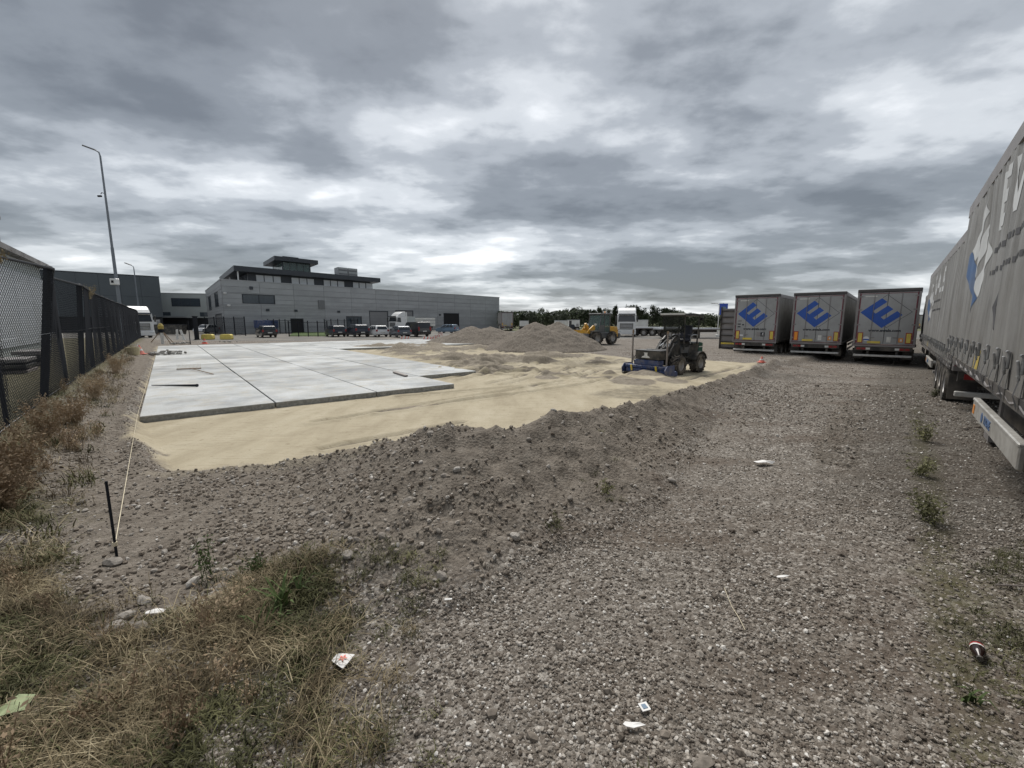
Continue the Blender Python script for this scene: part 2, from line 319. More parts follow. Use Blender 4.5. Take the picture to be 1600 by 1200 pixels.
def ground_mat():
    m = bpy.data.materials.new('ground'); m.use_nodes = True; t = m.node_tree; p = t.nodes['Principled BSDF']
    p.inputs['Roughness'].default_value = .95; p.inputs['Specular IOR Level'].default_value = .2
    g = N(t, 'ShaderNodeNewGeometry')
    def noise(s, d, r=.6, stretch=None):
        n = N(t, 'ShaderNodeTexNoise'); n.inputs['Scale'].default_value = s; n.inputs['Detail'].default_value = d; n.inputs['Roughness'].default_value = r
        if stretch:
            mp = N(t, 'ShaderNodeMapping'); mp.inputs['Rotation'].default_value = (0, 0, stretch[0]); mp.inputs['Scale'].default_value = stretch[1]
            L(t, g, 'Position', mp, 0); L(t, mp, 0, n, 'Vector')
        else: L(t, g, 'Position', n, 'Vector')
        return n.outputs[0]
    def vor(s):
        n = N(t, 'ShaderNodeTexVoronoi'); n.inputs['Scale'].default_value = s; L(t, g, 'Position', n, 'Vector'); return n
    def mixc(f, a, b_, bt='MIX'):
        n = N(t, 'ShaderNodeMix', data_type='RGBA', blend_type=bt)
        for i, v in ((0, f), (6, a), (7, b_)):
            if isinstance(v, (int, float)): n.inputs[i].default_value = v
            elif isinstance(v, tuple): n.inputs[i].default_value = (*v, 1)
            else: t.links.new(v, n.inputs[i])
        return n.outputs[2]
    def attr(nm):
        n = N(t, 'ShaderNodeAttribute'); n.attribute_name = nm; return n.outputs['Fac']
    # gravel: stones of mixed tone; darkest stops also paint the shadow between them
    v1 = vor(34); v2 = vor(85)
    sepa = N(t, 'ShaderNodeSeparateColor'); L(t, v1, 'Color', sepa, 0)
    sepb = N(t, 'ShaderNodeSeparateColor'); L(t, v2, 'Color', sepb, 0)
    st1 = ramp_n(t, sepa.outputs[0], [(0, (.062, .051, .042)), (.5, (.168, .146, .123)), (.84, (.33, .30, .265)), (.95, (.60, .57, .52))], 'LINEAR')
    st2 = ramp_n(t, sepb.outputs[0], [(0, (.055, .045, .036)), (.55, (.152, .132, .111)), (.9, (.34, .31, .275)), (1, (.62, .59, .55))], 'LINEAR')
    gr = mixc(noise(5, 6), st1, st2)
    big = noise(.55, 9, .68)
    gr = mixc(ramp_n(t, big, [(.40, (0, 0, 0)), (.60, (.36, .36, .36))], 'LINEAR'), gr, (.205, .184, .158))
    gr = mixc(ramp_n(t, noise(1.1, 9, .7, (R(40), (.35, 1.3, 1))), [(.48, (0, 0, 0)), (.62, (.7, .7, .7))], 'LINEAR'), gr, (.115, .090, .070))
    # soil
    so = ramp_n(t, noise(9, 9, .7), [(.3, (.100, .084, .068)), (.5, (.178, .154, .128)), (.7, (.265, .236, .200))], 'LINEAR')
    # sand
    sa = ramp_n(t, noise(1.3, 8, .62, (R(-39), (1, .28, 1))), [(.3, (.315, .272, .195)), (.5, (.405, .357, .262)), (.7, (.475, .427, .326))], 'LINEAR')
    sa = mixc(ramp_n(t, noise(55, 4), [(.3, (.3, .3, .3)), (.6, (0, 0, 0))], 'LINEAR'), sa, (.26, .21, .13))
    scr = noise(2.6, 6, .6, (R(-39), (.5, 5.0, 1))); sa = mixc(ramp_n(t, scr, [(.57, (0, 0, 0)), (.60, (.55, .55, .55)), (.63, (0, 0, 0))], 'LINEAR'), sa, (.22, .18, .12))
    foot = noise(7.5, 4, .55); sa = mixc(ramp_n(t, foot, [(.63, (0, 0, 0)), (.70, (.6, .6, .6))], 'LINEAR'), sa, (.23, .19, .125))
    gn = ramp_n(t, noise(14, 7, .7), [(.3, (.045, .042, .022)), (.5, (.085, .080, .038)), (.7, (.14, .12, .065))], 'LINEAR')
    jit = math_n(t, 'MULTIPLY', math_n(t, 'SUBTRACT', noise(3.2, 8, .7), .5), 1.1)
    def mask(nm, k=1):
        return math_n(t, 'MULTIPLY', math_n(t, 'SUBTRACT', math_n(t, 'ADD', attr(nm), jit), .35), 3.3, clamp=True)
    c = mixc(mask('soil'), gr, so)
    c = mixc(mask('sand'), c, sa)
    c = mixc(mask('spoil_shade'), c, mixc(.22, so, sa))
    c = mixc(math_n(t, 'MULTIPLY', mask('green'), .75), c, gn)
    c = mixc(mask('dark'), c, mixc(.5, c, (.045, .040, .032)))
    t.links.new(c, p.inputs['Base Color'])
    h = math_n(t, 'MULTIPLY_ADD', v1.outputs['Distance'], -.6, math_n(t, 'MULTIPLY', noise(120, 3), .35))
    h = math_n(t, 'ADD', h, math_n(t, 'MULTIPLY', noise(18, 7, .65), .9))
    hs = math_n(t, 'ADD', math_n(t, 'MULTIPLY', noise(26, 6, .7), .35), math_n(t, 'MULTIPLY', noise(6, 7, .65, (R(-39), (1, .35, 1))), .45))
    hm = N(t, 'ShaderNodeMix', data_type='FLOAT'); t.links.new(mask('sand'), hm.inputs[0]); t.links.new(h, hm.inputs[2]); t.links.new(hs, hm.inputs[3])
    bp = N(t, 'ShaderNodeBump'); bp.inputs['Strength'].default_value = .75; bp.inputs['Distance'].default_value = .035
    L(t, hm, 0, bp, 'Height'); L(t, bp, 0, p, 'Normal')
    return m
M['ground'] = ground_mat()

# ---------------------------------------------------------------- terrain
def vnoise(x, y, seed=0):
    xi = np.floor(x).astype(np.int64); yi = np.floor(y).astype(np.int64); xf = x-xi; yf = y-yi
    def h(a, b_):
        n = (a*374761393+b_*668265263+seed*974634777) & 0xffffffff
        n = ((n ^ (n >> 13))*1274126177) & 0xffffffff
        return ((n ^ (n >> 16)) & 0xffff)/65535.0
    u = xf*xf*(3-2*xf); v = yf*yf*(3-2*yf)
    return (h(xi, yi)*(1-u)+h(xi+1, yi)*u)*(1-v)+(h(xi, yi+1)*(1-u)+h(xi+1, yi+1)*u)*v-.5
def fbm(x, y, f, o=4, seed=0, g=.5):
    r = 0; a = 1
    for k in range(o): r = r+a*vnoise(x*f+k*17.3, y*f-k*9.1, seed+k); f *= 2.03; a *= g
    return r
def sstep(a, b_, x):
    t_ = np.clip((x-a)/(b_-a), 0, 1); return t_*t_*(3-2*t_)
UD = Vector((math.sin(R(51.3)), math.cos(R(51.3)), 0)); VD = Vector((-UD.y, UD.x, 0))   # the yard's own grid: along the front of the slabs, and away
SLABZ, PL = .14, 2.46
P0 = at(217, 651, SLABZ)
DD = Vector((math.sin(R(41.8)), math.cos(R(41.8)), 0)); DN = Vector((DD.y, -DD.x, 0))    # the lorry rows
FEN0 = Vector((-9.43, 8.57, 0))
# edge of the excavation: (point, crest height); on the right of it lies the undisturbed yard
EDGE = [(P0+VD*45-UD*.25, .16), (P0+VD*12-UD*.22, .20), (P0-UD*.22, .22), (at(214, 700, .22), .25), (at(238, 742, .2), .20), (at(330, 742, .2), .22), (at(430, 727, .28), .30),
        (at(500, 712, .42), .42), (at(560, 700, .58), .58), (at(630, 682, .78), .78), (at(700, 661, 1.0), 1.0), (at(748, 668, .93), .93), (at(800, 664, .93), .93), (at(860, 643, .98), .98),
        (at(930, 638, .86), .86), (at(1010, 623, .74), .74), (at(1080, 605, .60), .60), (at(1130, 591, .46), .46), (at(1185, 573, .24), .24), (at(1225, 564, .02), .02), (at(1330, 548, -.2), -.3)]
def edge_field(x, y):
    best = np.full(x.shape, 1e9); sg = np.zeros(x.shape); cz = np.zeros(x.shape); tt = np.zeros(x.shape)
    for k in range(len(EDGE)-1):
        (a, za), (b_, zb) = EDGE[k], EDGE[k+1]
        ex, ey = b_.x-a.x, b_.y-a.y; ll = ex*ex+ey*ey
        q = np.clip(((x-a.x)*ex+(y-a.y)*ey)/ll, 0, 1)
        dx, dy = x-(a.x+q*ex), y-(a.y+q*ey); d = np.hypot(dx, dy)
        s = np.where(ex*dy-ey*dx > 0, -1.0, 1.0)     # +1 on the yard side
        m_ = d < best
        best = np.where(m_, d, best); sg = np.where(m_, s, sg); cz = np.where(m_, za+(zb-za)*q, cz); tt = np.where(m_, k+q, tt)
    return best*sg, cz, tt
SANDPOLY = [(P0+VD*33-UD*.02), (P0-UD*.02), at(216, 690), at(236, 738), at(430, 729), at(560, 735), at(705, 730), at(860, 710), at(1010, 665), at(1120, 612), at(1185, 572), at(1150, 566), at(1100, 562), at(985, 560), at(930, 553), at(860, 547), at(700, 537.5), at(640, 534.5)]
def in_poly(x, y, poly):
    r = np.zeros(x.shape, bool); n = len(poly); j = n-1
    for i in range(n):
        a, b_ = poly[i], poly[j]
        c = ((a.y > y) != (b_.y > y)) & (x < (b_.x-a.x)*(y-a.y)/(b_.y-a.y+1e-12)+a.x); r ^= c; j = i
    return r
def seg_dist(x, y, a, b_):
    ex, ey = b_.x-a.x, b_.y-a.y; q = np.clip(((x-a.x)*ex+(y-a.y)*ey)/(ex*ex+ey*ey), 0, 1)
    return np.hypot(x-a.x-q*ex, y-a.y-q*ey), q
RUTS = [(at(490, 660), at(880, 596)), (at(590, 645), at(1000, 588)), (at(620, 620), at(860, 600)), (at(500, 702), at(720, 660)),
        (at(1100, 590), at(1160, 573)), (at(1060, 597), at(1140, 577)), (at(640, 585), at(960, 560)), (at(740, 560), at(930, 580))]
_r = random.Random(4)
for _i in range(16):
    _c = at(_r.uniform(620, 950), _r.uniform(549, 590)); _a = _r.uniform(-.5, .5) if _r.random() < .7 else _r.uniform(.6, 1.2); _l = _r.uniform(1.2, 3.2)
    for _o in (0, .55):
        RUTS.append((_c+Vector((-math.cos(_a)*_l-_o*math.sin(_a), -math.sin(_a)*_l+_o*math.cos(_a), 0)), _c+Vector((math.cos(_a)*_l-_o*math.sin(_a), math.sin(_a)*_l+_o*math.cos(_a), 0))))
SMALL = [(at(1010, 590), .75, .26, 1.0), (at(985, 600), .8, .15, 1.0), (at(1050, 598), .6, .10, 1), (at(952, 588), .28, .24, 1.0), (at(855, 592), .5, .10, 1.0), (at(936, 561), .35, .12, 1), (at(968, 564), .3, .1, 1), (at(842, 553), .35, .12, 1),
         (at(1205, 572), 1.0, .22, 0), (at(1250, 590), .9, .10, 0)]
SOILPOLY = [at(*q, .28) for q in ((105, 770), (190, 690), (430, 735), (640, 700), (740, 860), (640, 885), (420, 888), (330, 930), (250, 965), (120, 985))]
LOWPOLY = [at(*q, .28) for q in ((-90, 1260), (-90, 800), (60, 860), (130, 990), (250, 970), (330, 945), (420, 890), (560, 910), (560, 960), (510, 1100), (480, 1260))]
def soft_poly(x, y, poly, w=.12):
    x, y = x+.30*fbm(x, y, 1.3, 3, 101), y+.30*fbm(x, y, 1.3, 3, 107)
    r = in_poly(x, y, poly).astype(float); e = np.full(x.shape, 9.0)
    for a, b_ in zip(poly, poly[1:]+poly[:1]): e = np.minimum(e, seg_dist(x, y, a, b_)[0])
    return np.where(r > .5, np.clip(.5+e/w*.5, 0, 1), np.clip(.5-e/w*.5, 0, 1))
def terrain(x, y):
    d, cz, tt = edge_field(x, y)
    al_ = x*.6665+y*.7455; pn_ = x*DN.x+y*DN.y; yard = .28-.28*sstep(8, 20, al_)-.27*sstep(19, 29, al_)*sstep(4, 12, x)
    yard = np.where(y > 34, yard*(1-sstep(34, 60, y)), yard)
    left = sstep(-2.5, -5.5, x+0*y)*sstep(48, 40, y)      # the strip along the fence stands higher
    strip = .18+(.17+.12*sstep(4, 9, y))*sstep(.15, 1.3, d)
    yard = yard*(1-left)+strip*left
    out_ = d > 0
    nearside = np.maximum(yard, cz-(.34+.10*sstep(10, 13, tt))*np.abs(d)-.06*np.minimum(np.abs(d), .4))
    farside = np.maximum(0, cz-.80*np.abs(d))
    far_m = sstep(19.2, 20.2, tt)                            # the ridge dies out on the right
    z = np.where(out_, nearside, farside*(1-far_m)+np.minimum(farside, yard)*far_m*(0)+far_m*np.where(y > 10, yard, 0))
    ridge = np.clip((z-np.where(out_, yard, 0))/.35, 0, 1)*np.where(tt > 4, 1, .3)
    inside = in_poly(x, y, SANDPOLY)
    sand = soft_poly(x, y, SANDPOLY, .4)*np.where((tt > 4.5) & (tt < 19.6), 1-sstep(.02, .16, farside), 1)
    near = sstep(60, 20, np.hypot(x, y))
    rough = fbm(x, y, 1.1, 5, 3)*.07
    fine = fbm(x, y, 6, 4, 9, .6)
    soilm = np.clip(ridge*1.4, 0, 1)
    soilm = np.maximum(soilm, soft_poly(x, y, SOILPOLY)*out_)
    soilm = np.maximum(soilm, left*sstep(1.6, .2, d)*out_)
    z = z+near*(np.where(sand > .5, .012*fbm(x, y, .9, 3, 5)+.007*fine+.035*np.minimum(0, fbm(x, y, 3.2, 2, 61)+.12)*sstep(-.05, .25, fbm(x, y, .7, 2, 62)+.14*(x < -1)), rough*(.35+.9*ridge)+fine*(.022+.05*ridge)))
    spoil_shade = np.zeros(x.shape)
    # churned sand near the mounds: dark soil, with ridge shading put into the colour
    rel = (at(735, 560)); rx = (x-rel.x)*.9+(y-rel.y)*.1; ry = (y-rel.y)
    zone = soft_poly(x, y, [at(*q) for q in ((545, 545.5), (640, 538), (700, 538.5), (900, 555), (975, 570), (965, 596), (800, 592), (735, 577), (640, 560))], 1.6)*inside
    px_, py_ = x*.78+y*.62, -x*.62+y*.78
    hump = np.maximum(0, fbm(x*.40+.1*y, y*1.0-.2*x, .85, 5, 23)+.0)
    z = z+zone*hump*.75
    spoil_shade = np.maximum(spoil_shade, zone*sstep(.01, .2, hump)*1.15)
    for (c, r, h, sp_) in SMALL:
        q = np.exp(-(((x-c.x)**2+(y-c.y)**2)/(r*r))*(1+.5*fbm(x, y, 1.5, 2, 31))); z = z+h*q; spoil_shade = np.maximum(spoil_shade, sp_*sstep(.25, .6, q))
    lip = np.exp(-((d+.12)/.33)**2)*sstep(3.6, 4.2, tt)*sstep(9.5, 8, tt); spoil_shade = np.maximum(spoil_shade, 1.1*lip); z = z+lip*(.05*fbm(x, y, 3.5, 3, 71)+.03)
    for (a, b_) in RUTS:
        dd, q = seg_dist(x, y, a, b_); dd = np.abs(dd+.06*vnoise(x*2, y*2, 4))
        wd_ = .04+.0035*y; z = z+near*(-.05*np.exp(-(dd/wd_)**2)+.03*np.exp(-((dd-2.4*wd_)/wd_)**2)); spoil_shade = np.maximum(spoil_shade, .8*np.exp(-(dd/wd_)**2))
    # lanes where lorries have packed the gravel
    for pl_ in (-2.1, -4.0):
        soilm = np.maximum(soilm, .38*np.exp(-((pn_-pl_+.35*vnoise(al_*.12, al_*0, 8))/.34)**4)*sstep(1.5, 5, al_)*sstep(26, 16, al_))
        z = z-.02*np.exp(-((pn_-pl_)/.3)**2)*sstep(2, 5, al_)*sstep(26, 18, al_)
    # tracks of tyre lugs pressed into the gravel
    for (a, b_, w) in ((at(1300, 740, .1), at(1330, 640, 0), .32), (at(1225, 560, -.1), at(1320, 590, -.1), .5), (at(1000, 700, .25), at(1090, 665, .2), .5)):
        dd, q = seg_dist(x, y, a, b_); q2 = (x*(b_.x-a.x)+y*(b_.y-a.y))/math.hypot(b_.x-a.x, b_.y-a.y)
        mk = sstep(w, w*.7, dd); z = z-mk*.045*(.5+.5*np.clip(2*np.sin(q2*26), -1, 1)); soilm = np.maximum(soilm, mk*.5)
    greenm = np.zeros(x.shape)
    greenm = np.maximum(greenm, soft_poly(x, y, LOWPOLY, .9)*.75)
    greenm = np.maximum(greenm, left*sstep(.5, 1.3, d)*.9)
    # thin line of weeds along the lorry row, patches elsewhere
    al = x*DD.x+y*DD.y; pn = x*DN.x+y*DN.y
    greenm = np.maximum(greenm, .6*np.exp(-((pn-.42)/.22)**2)*sstep(16, 11, al)*(y > 1))
    greenm = np.maximum(greenm, .55*sstep(2.0, 2.9, x)*sstep(3.6, 2.4, y))
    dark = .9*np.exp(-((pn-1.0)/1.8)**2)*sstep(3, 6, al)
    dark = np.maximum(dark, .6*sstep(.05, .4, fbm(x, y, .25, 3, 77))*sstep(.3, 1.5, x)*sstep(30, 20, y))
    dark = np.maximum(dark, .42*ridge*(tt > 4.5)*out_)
    return z, sand*1.0, soilm, spoil_shade, greenm, dark, ridge, d, tt
def ground_z(x, y):
    return float(terrain(np.array([float(x)]), np.array([float(y)]))[0][0])
def axis(lo, a, b_, hi, step, gr):
    c = list(np.arange(a, b_, step)); p = c[-1]; s = step
    while p < hi: s *= gr; p += s; c.append(p)
    p = c[0]; s = step; l_ = []
    while p > lo: s *= gr; p -= s; l_.append(p)
    return np.array(l_[::-1]+c)
GX = axis(-600, -10, 11, 600, .052, 1.035); GY = axis(-40, 1.2, 18, 900, .048, 1.024)
XX, YY = np.meshgrid(GX, GY)
TZ, TS, TSO, TSP, TG, TD, TR, TDI, TT = terrain(XX, YY)
nx, ny = len(GX), len(GY)
fi = np.arange((ny-1)*(nx-1)); fr, fc = fi//(nx-1), fi % (nx-1); v0 = fr*nx+fc
quads = np.stack([v0, v0+1, v0+nx+1, v0+nx], 1)
fx = (GX[fc]+GX[fc+1])/2; fy = (GY[fr]+GY[fr+1])/2
def favg(a): a = a.ravel(); return a[quads].mean(1)
road_a = at(200, 531.5).y
cls = np.zeros(len(fi), int)                                            # 0 gravel
cls[favg(TS) > .5] = 1                                                  # sand
cls[(favg(TR) > .3) & (favg(TT) > 4.2) & (favg(TT) < 19.5) & (cls == 0)] = 2   # ridge
cls[(favg(TT) < 4.2) & (favg(TDI) < 2.2) & (favg(TDI) > 0) & (fx < -5) & (fy < 46)] = 3        # verge by the fence
along_f = -fx*.62+fy*.78
cls[(fy > 46) & (fx < 6)] = 4
far_road = (fy > 52) & (fx >= 6) & (fy < 92); cls[far_road] = 4
cls[(fy >= 92) & (fx >= -2)] = 5
V3 = np.stack([XX.ravel(), YY.ravel(), TZ.ravel()], 1)
GROUND = {}
def sub_ground(k, name, material):
    q = quads[cls == k]; u, inv = np.unique(q, return_inverse=True); q = inv.reshape(-1, 4)
    me = bpy.data.meshes.new(name); me.vertices.add(len(u)); me.vertices.foreach_set('co', V3[u].astype(np.float32).ravel())
    me.loops.add(q.size); me.loops.foreach_set('vertex_index', q.astype(np.int32).ravel())
    me.polygons.add(len(q)); me.polygons.foreach_set('loop_start', np.arange(0, q.size, 4, dtype=np.int32)); me.polygons.foreach_set('loop_total', np.full(len(q), 4, np.int32))
    me.update(calc_edges=True); me.polygons.foreach_set('use_smooth', np.ones(len(q), bool))
    for nm, a in (('sand', TS), ('soil', TSO), ('spoil_shade', TSP), ('green', TG), ('dark', TD)):
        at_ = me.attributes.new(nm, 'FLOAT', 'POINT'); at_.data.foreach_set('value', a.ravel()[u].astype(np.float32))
    me.materials.append(material); me.validate()
    o = link(name, me); tag(o, kind='structure'); GROUND[name] = o; return o
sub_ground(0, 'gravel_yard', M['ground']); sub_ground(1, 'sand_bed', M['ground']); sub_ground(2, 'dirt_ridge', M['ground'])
sub_ground(3, 'earth_verge', M['ground']); sub_ground(4, 'road', M['asphalt']); sub_ground(5, 'grass_verge', M['verge'])

# ---------------------------------------------------------------- scattered instances (stuff)
def proto_col(name, meshes):
    c = bpy.data.collections.new(name)
    for i, me in enumerate(meshes): c.objects.link(bpy.data.objects.new(f'{name}_{i:02d}', me))
    return c
def scatter(name, pts, rots, scl, idx, col, label, parent=None):
    me = bpy.data.meshes.new(name); me.vertices.add(len(pts)); me.vertices.foreach_set('co', np.asarray(pts, np.float32).ravel())
    a = me.attributes.new('rot', 'FLOAT_VECTOR', 'POINT'); a.data.foreach_set('vector', np.asarray(rots, np.float32).ravel())
    a = me.attributes.new('scl', 'FLOAT_VECTOR', 'POINT'); a.data.foreach_set('vector', np.asarray(scl, np.float32).ravel())
    a = me.attributes.new('idx', 'INT', 'POINT'); a.data.foreach_set('value', np.asarray(idx, np.int32))
    o = link(name, me, parent); tag(o, label, None, kind='stuff')
    g = bpy.data.node_groups.new(name, 'GeometryNodeTree')
    g.interface.new_socket('Geometry', in_out='INPUT', socket_type='NodeSocketGeometry'); g.interface.new_socket('Geometry', in_out='OUTPUT', socket_type='NodeSocketGeometry')
    gi = g.nodes.new('NodeGroupInput'); go = g.nodes.new('NodeGroupOutput'); ip = g.nodes.new('GeometryNodeInstanceOnPoints')
    ci = g.nodes.new('GeometryNodeCollectionInfo'); ci.inputs['Collection'].default_value = col; ci.inputs['Separate Children'].default_value = True; ci.inputs['Reset Children'].default_value = True
    mp = g.nodes.new('GeometryNodeMeshToPoints')
    def na(nm, dt):
        n = g.nodes.new('GeometryNodeInputNamedAttribute'); n.data_type = dt; n.inputs[0].default_value = nm; return n.outputs[0]
    g.links.new(gi.outputs[0], mp.inputs[0]); g.links.new(mp.outputs[0], ip.inputs['Points']); g.links.new(ci.outputs[0], ip.inputs['Instance'])
    ip.inputs['Pick Instance'].default_value = True; g.links.new(na('idx', 'INT'), ip.inputs['Instance Index'])
    er = g.nodes.new('FunctionNodeEulerToRotation'); g.links.new(na('rot', 'FLOAT_VECTOR'), er.inputs[0]); g.links.new(er.outputs[0], ip.inputs['Rotation'])
    g.links.new(na('scl', 'FLOAT_VECTOR'), ip.inputs['Scale']); g.links.new(ip.outputs[0], go.inputs[0])
    md = o.modifiers.new('scatter', 'NODES'); md.node_group = g
    return o
def stone_mat(name, stops, rough=.85):
    m = bpy.data.materials.new(name); m.use_nodes = True; t = m.node_tree; p = t.nodes['Principled BSDF']; p.inputs['Roughness'].default_value = rough; p.inputs['Specular IOR Level'].default_value = .3
    oi = N(t, 'ShaderNodeObjectInfo'); c = ramp_n(t, oi.outputs['Random'], stops, 'LINEAR')
    g = N(t, 'ShaderNodeNewGeometry'); n = N(t, 'ShaderNodeTexNoise'); L(t, g, 'Position', n, 'Vector'); n.inputs['Scale'].default_value = 55; n.inputs['Detail'].default_value = 5
    f = ramp_n(t, n.outputs[0], [(.3, (.66, .66, .66)), (.65, (1.15, 1.15, 1.15))], 'LINEAR')
    mm = N(t, 'ShaderNodeMix', data_type='RGBA', blend_type='MULTIPLY'); mm.inputs[0].default_value = 1; t.links.new(c, mm.inputs[6]); t.links.new(f, mm.inputs[7]); L(t, mm, 2, p, 'Base Color')
    return m
M['stone'] = stone_mat('gravel_stone', [(0, (.10, .081, .065)), (.3, (.187, .161, .134)), (.62, (.272, .242, .207)), (.84, (.365, .332, .292)), (.95, (.46, .43, .39)), (1, (.72, .70, .66))])
M['clod'] = stone_mat('earth_clod', [(0, (.142, .116, .092)), (.5, (.230, .198, .163)), (.85, (.315, .28, .239)), (1, (.48, .45, .41))], .95)
M['rock'] = stone_mat('rock_grey', [(0, (.18, .158, .135)), (.6, (.28, .255, .225)), (1, (.42, .395, .36))], .9)
def stone_mesh(name, material, seed, sub=1, flat=.6, ang=.35):
    r = random.Random(seed); bm = bmesh.new(); bmesh.ops.create_icosphere(bm, subdivisions=sub, radius=.5)
    ax = (1, r.uniform(.6, .95), r.uniform(flat*.75, flat*1.2))
    planes = [(Vector((r.uniform(-1, 1), r.uniform(-1, 1), r.uniform(-1, 1))).normalized(), r.uniform(.30, .44)) for _ in range(6)]
    for v in bm.verts:
        for (n_, k) in planes:
            q = v.co.dot(n_)
            if q > k: v.co -= n_*(q-k)*.9
        v.co *= 1+r.uniform(-ang, ang)*.28
        v.co = Vector((v.co.x*ax[0], v.co.y*ax[1], v.co.z*ax[2]))
    me = bpy.data.meshes.new(name); bm.to_mesh(me); bm.free(); me.materials.append(material)
    return me
stones_c = proto_col('gravel_stone', [stone_mesh('stone', M['stone'], i, 1) for i in range(8)])
clods_c = proto_col('earth_clod', [stone_mesh('clod', M['clod'], 40+i, 1, .75) for i in range(6)])
def visible_points(n, y0, y1, pw):
    # random points in the ground in front of the photographer, thinning with distance
    u = rng.random(n); y = (y0**(1-pw)+u*(y1**(1-pw)-y0**(1-pw)))**(1/(1-pw)) if pw != 1 else y0*(y1/y0)**u
    x = (rng.random(n)*2-1)*(1.28*y+1.3); return x, y
def inst(n, smin, smax, p, tilt=.5):
    s = smin+(smax-smin)*rng.random(n)**p
    scl = np.stack([s, s*(.8+.4*rng.random(n)), s*(.75+.5*rng.random(n))], 1)
    rot = np.stack([(rng.random(n)-.5)*tilt*2, (rng.random(n)-.5)*tilt*2, rng.random(n)*6.283], 1); return scl, rot
x, y = visible_points(480000, 1.05, 14, 1.25)
z, ts, tso, tsp, tg, td, tr, tdi, tt_ = terrain(x, y)
keep = (ts < .5) & (tr < .22) & (rng.random(len(x)) < np.clip(1.0-tg*.6-tso*.8, .08, 1)*np.clip(.74+1.6*fbm(x, y, .8, 3, 55), .34, 1)) & ~((tt_ < 4.2) & (tdi > 1.25))
x, y, z = x[keep], y[keep], z[keep]; n_ = len(x); scl, rot = inst(n_, .006, .030, 2.9); big_ = rng.random(n_) < .008; scl[big_] *= 2.3
far_k = np.clip(y/5, 1, 2.2)[:, None]; scl = scl*far_k
scatter('gravel', np.stack([x, y, z+scl[:, 2]*.10], 1), rot, scl, rng.integers(0, 8, n_), stones_c, 'loose grey brown gravel covering the yard')
x, y = visible_points(240000, 2.0, 16, 1.0)
z, ts, tso, tsp, tg, td, tr, tdi, tt_ = terrain(x, y)
keep = ((tr > .12) | (tso > .35)) & (ts < .12+.8*rng.random(len(x))**1.5) & (tg < .6) & (rng.random(len(x)) < np.clip(.45+1.3*fbm(x, y, .9, 3, 66), .12, 1))
x, y, z = x[keep], y[keep], z[keep]; n_ = len(x); scl, rot = inst(n_, .007, .056, 5.0)
scatter('earth_clods', np.stack([x, y, z+scl[:, 2]*.12], 1), rot, scl, rng.integers(0, 6, n_), clods_c, 'brown clods and pebbles strewn over the dirt ridge')
# coarser lumps on the trodden yard further out
n_ = 42000; y = 9+25*rng.random(n_)**.8; x = y*(rng.random(n_)*1.5-.15)
z, ts, tso, tsp, tg, td, tr, tdi, tt_ = terrain(x, y)
keep = (ts < .5) & (rng.random(n_) < np.clip(.35+1.6*fbm(x, y, .5, 4, 88), .05, 1))
x, y, z = x[keep], y[keep], z[keep]; n_ = len(x); scl, rot = inst(n_, .02, .11, 3.5)
scatter('yard_pebbles', np.stack([x, y, z+scl[:, 2]*.02], 1), rot, scl*np.array([1, 1, .6]), rng.integers(0, 6, n_), clods_c, 'scattered pebbles on the far side of the gravel yard')
# the larger rocks, one object each, pieces of the ridge they lie on
rock_me = [stone_mesh('rock', M['rock'], 80+i, 2, .65, .3) for i in range(6)]
k = 0
cand = [(at(px, py, .35)) for px, py in ((345, 905), (375, 915), (395, 900), (360, 890), (410, 885), (330, 925), (520, 880), (545, 885), (300, 690+210), (205, 960), (215, 968), (195, 950), (180, 965), (240, 880), (560, 870), (600, 865))]
x, y = visible_points(2600, 2.4, 11, .9)
z, ts, tso, tsp, tg, td, tr, tdi, tt_ = terrain(x, y)
ok = ((tr > .1) | (tso > .5)) & (ts < .5) & (tg < .5)
for (xx, yy) in [(c.x, c.y) for c in cand]+list(zip(x[ok], y[ok])):
    if k >= 150: break
    s = random.uniform(.06, .12) if k < len(cand) else .035+.075*random.random()**3
    o = link('rock', rock_me[k % 6], GROUND['dirt_ridge']); o.location = (xx, yy, ground_z(xx, yy)+s*.12)
    o.scale = (s, s*random.uniform(.8, 1.1), s*random.uniform(.7, 1)); o.rotation_euler = (random.uniform(-.4, .4), random.uniform(-.4, .4), random.uniform(0, 6.28)); k += 1

# ---------------------------------------------------------------- concrete slab pavement
pave = thing('slab_pavement', None, None, (0, 0, 0)); tag(pave, kind='structure')
ANG_U = math.atan2(UD.y, UD.x)
sl = MB(); g_ = .011
sl.box((0, 0, -.012), (PL-2*g_, PL-2*g_, .024), 0, ch=.006); sl.lohi((-PL/2+g_+.003, -PL/2+g_+.003, -.15), (PL/2-g_-.003, PL/2-g_-.003, -.0245), 1)
slab_me = sl.mesh('concrete_slab', [M['concrete'], M['concrete_side']])
cells = [(c, r) for c in range(3) for r in range(13)]+[(3, r) for r in range(1, 13)]+[(c, r) for c in range(4, 9) for r in range(8, 13)]
for (c, r) in cells:
    o = link('concrete_slab', slab_me, pave)
    p = P0+UD*(PL*(c+.5)+.012*c)+VD*(PL*(r+.5))
    o.location = (p.x+random.uniform(-.004, .004), p.y+random.uniform(-.004, .004), SLABZ+random.uniform(-.006, .006))
    o.rotation_euler = (random.uniform(-.001, .001), random.uniform(-.001, .001), ANG_U+random.choice((0, math.pi)))
def on_slab(px, py): return at(px, py, SLABZ+.006)

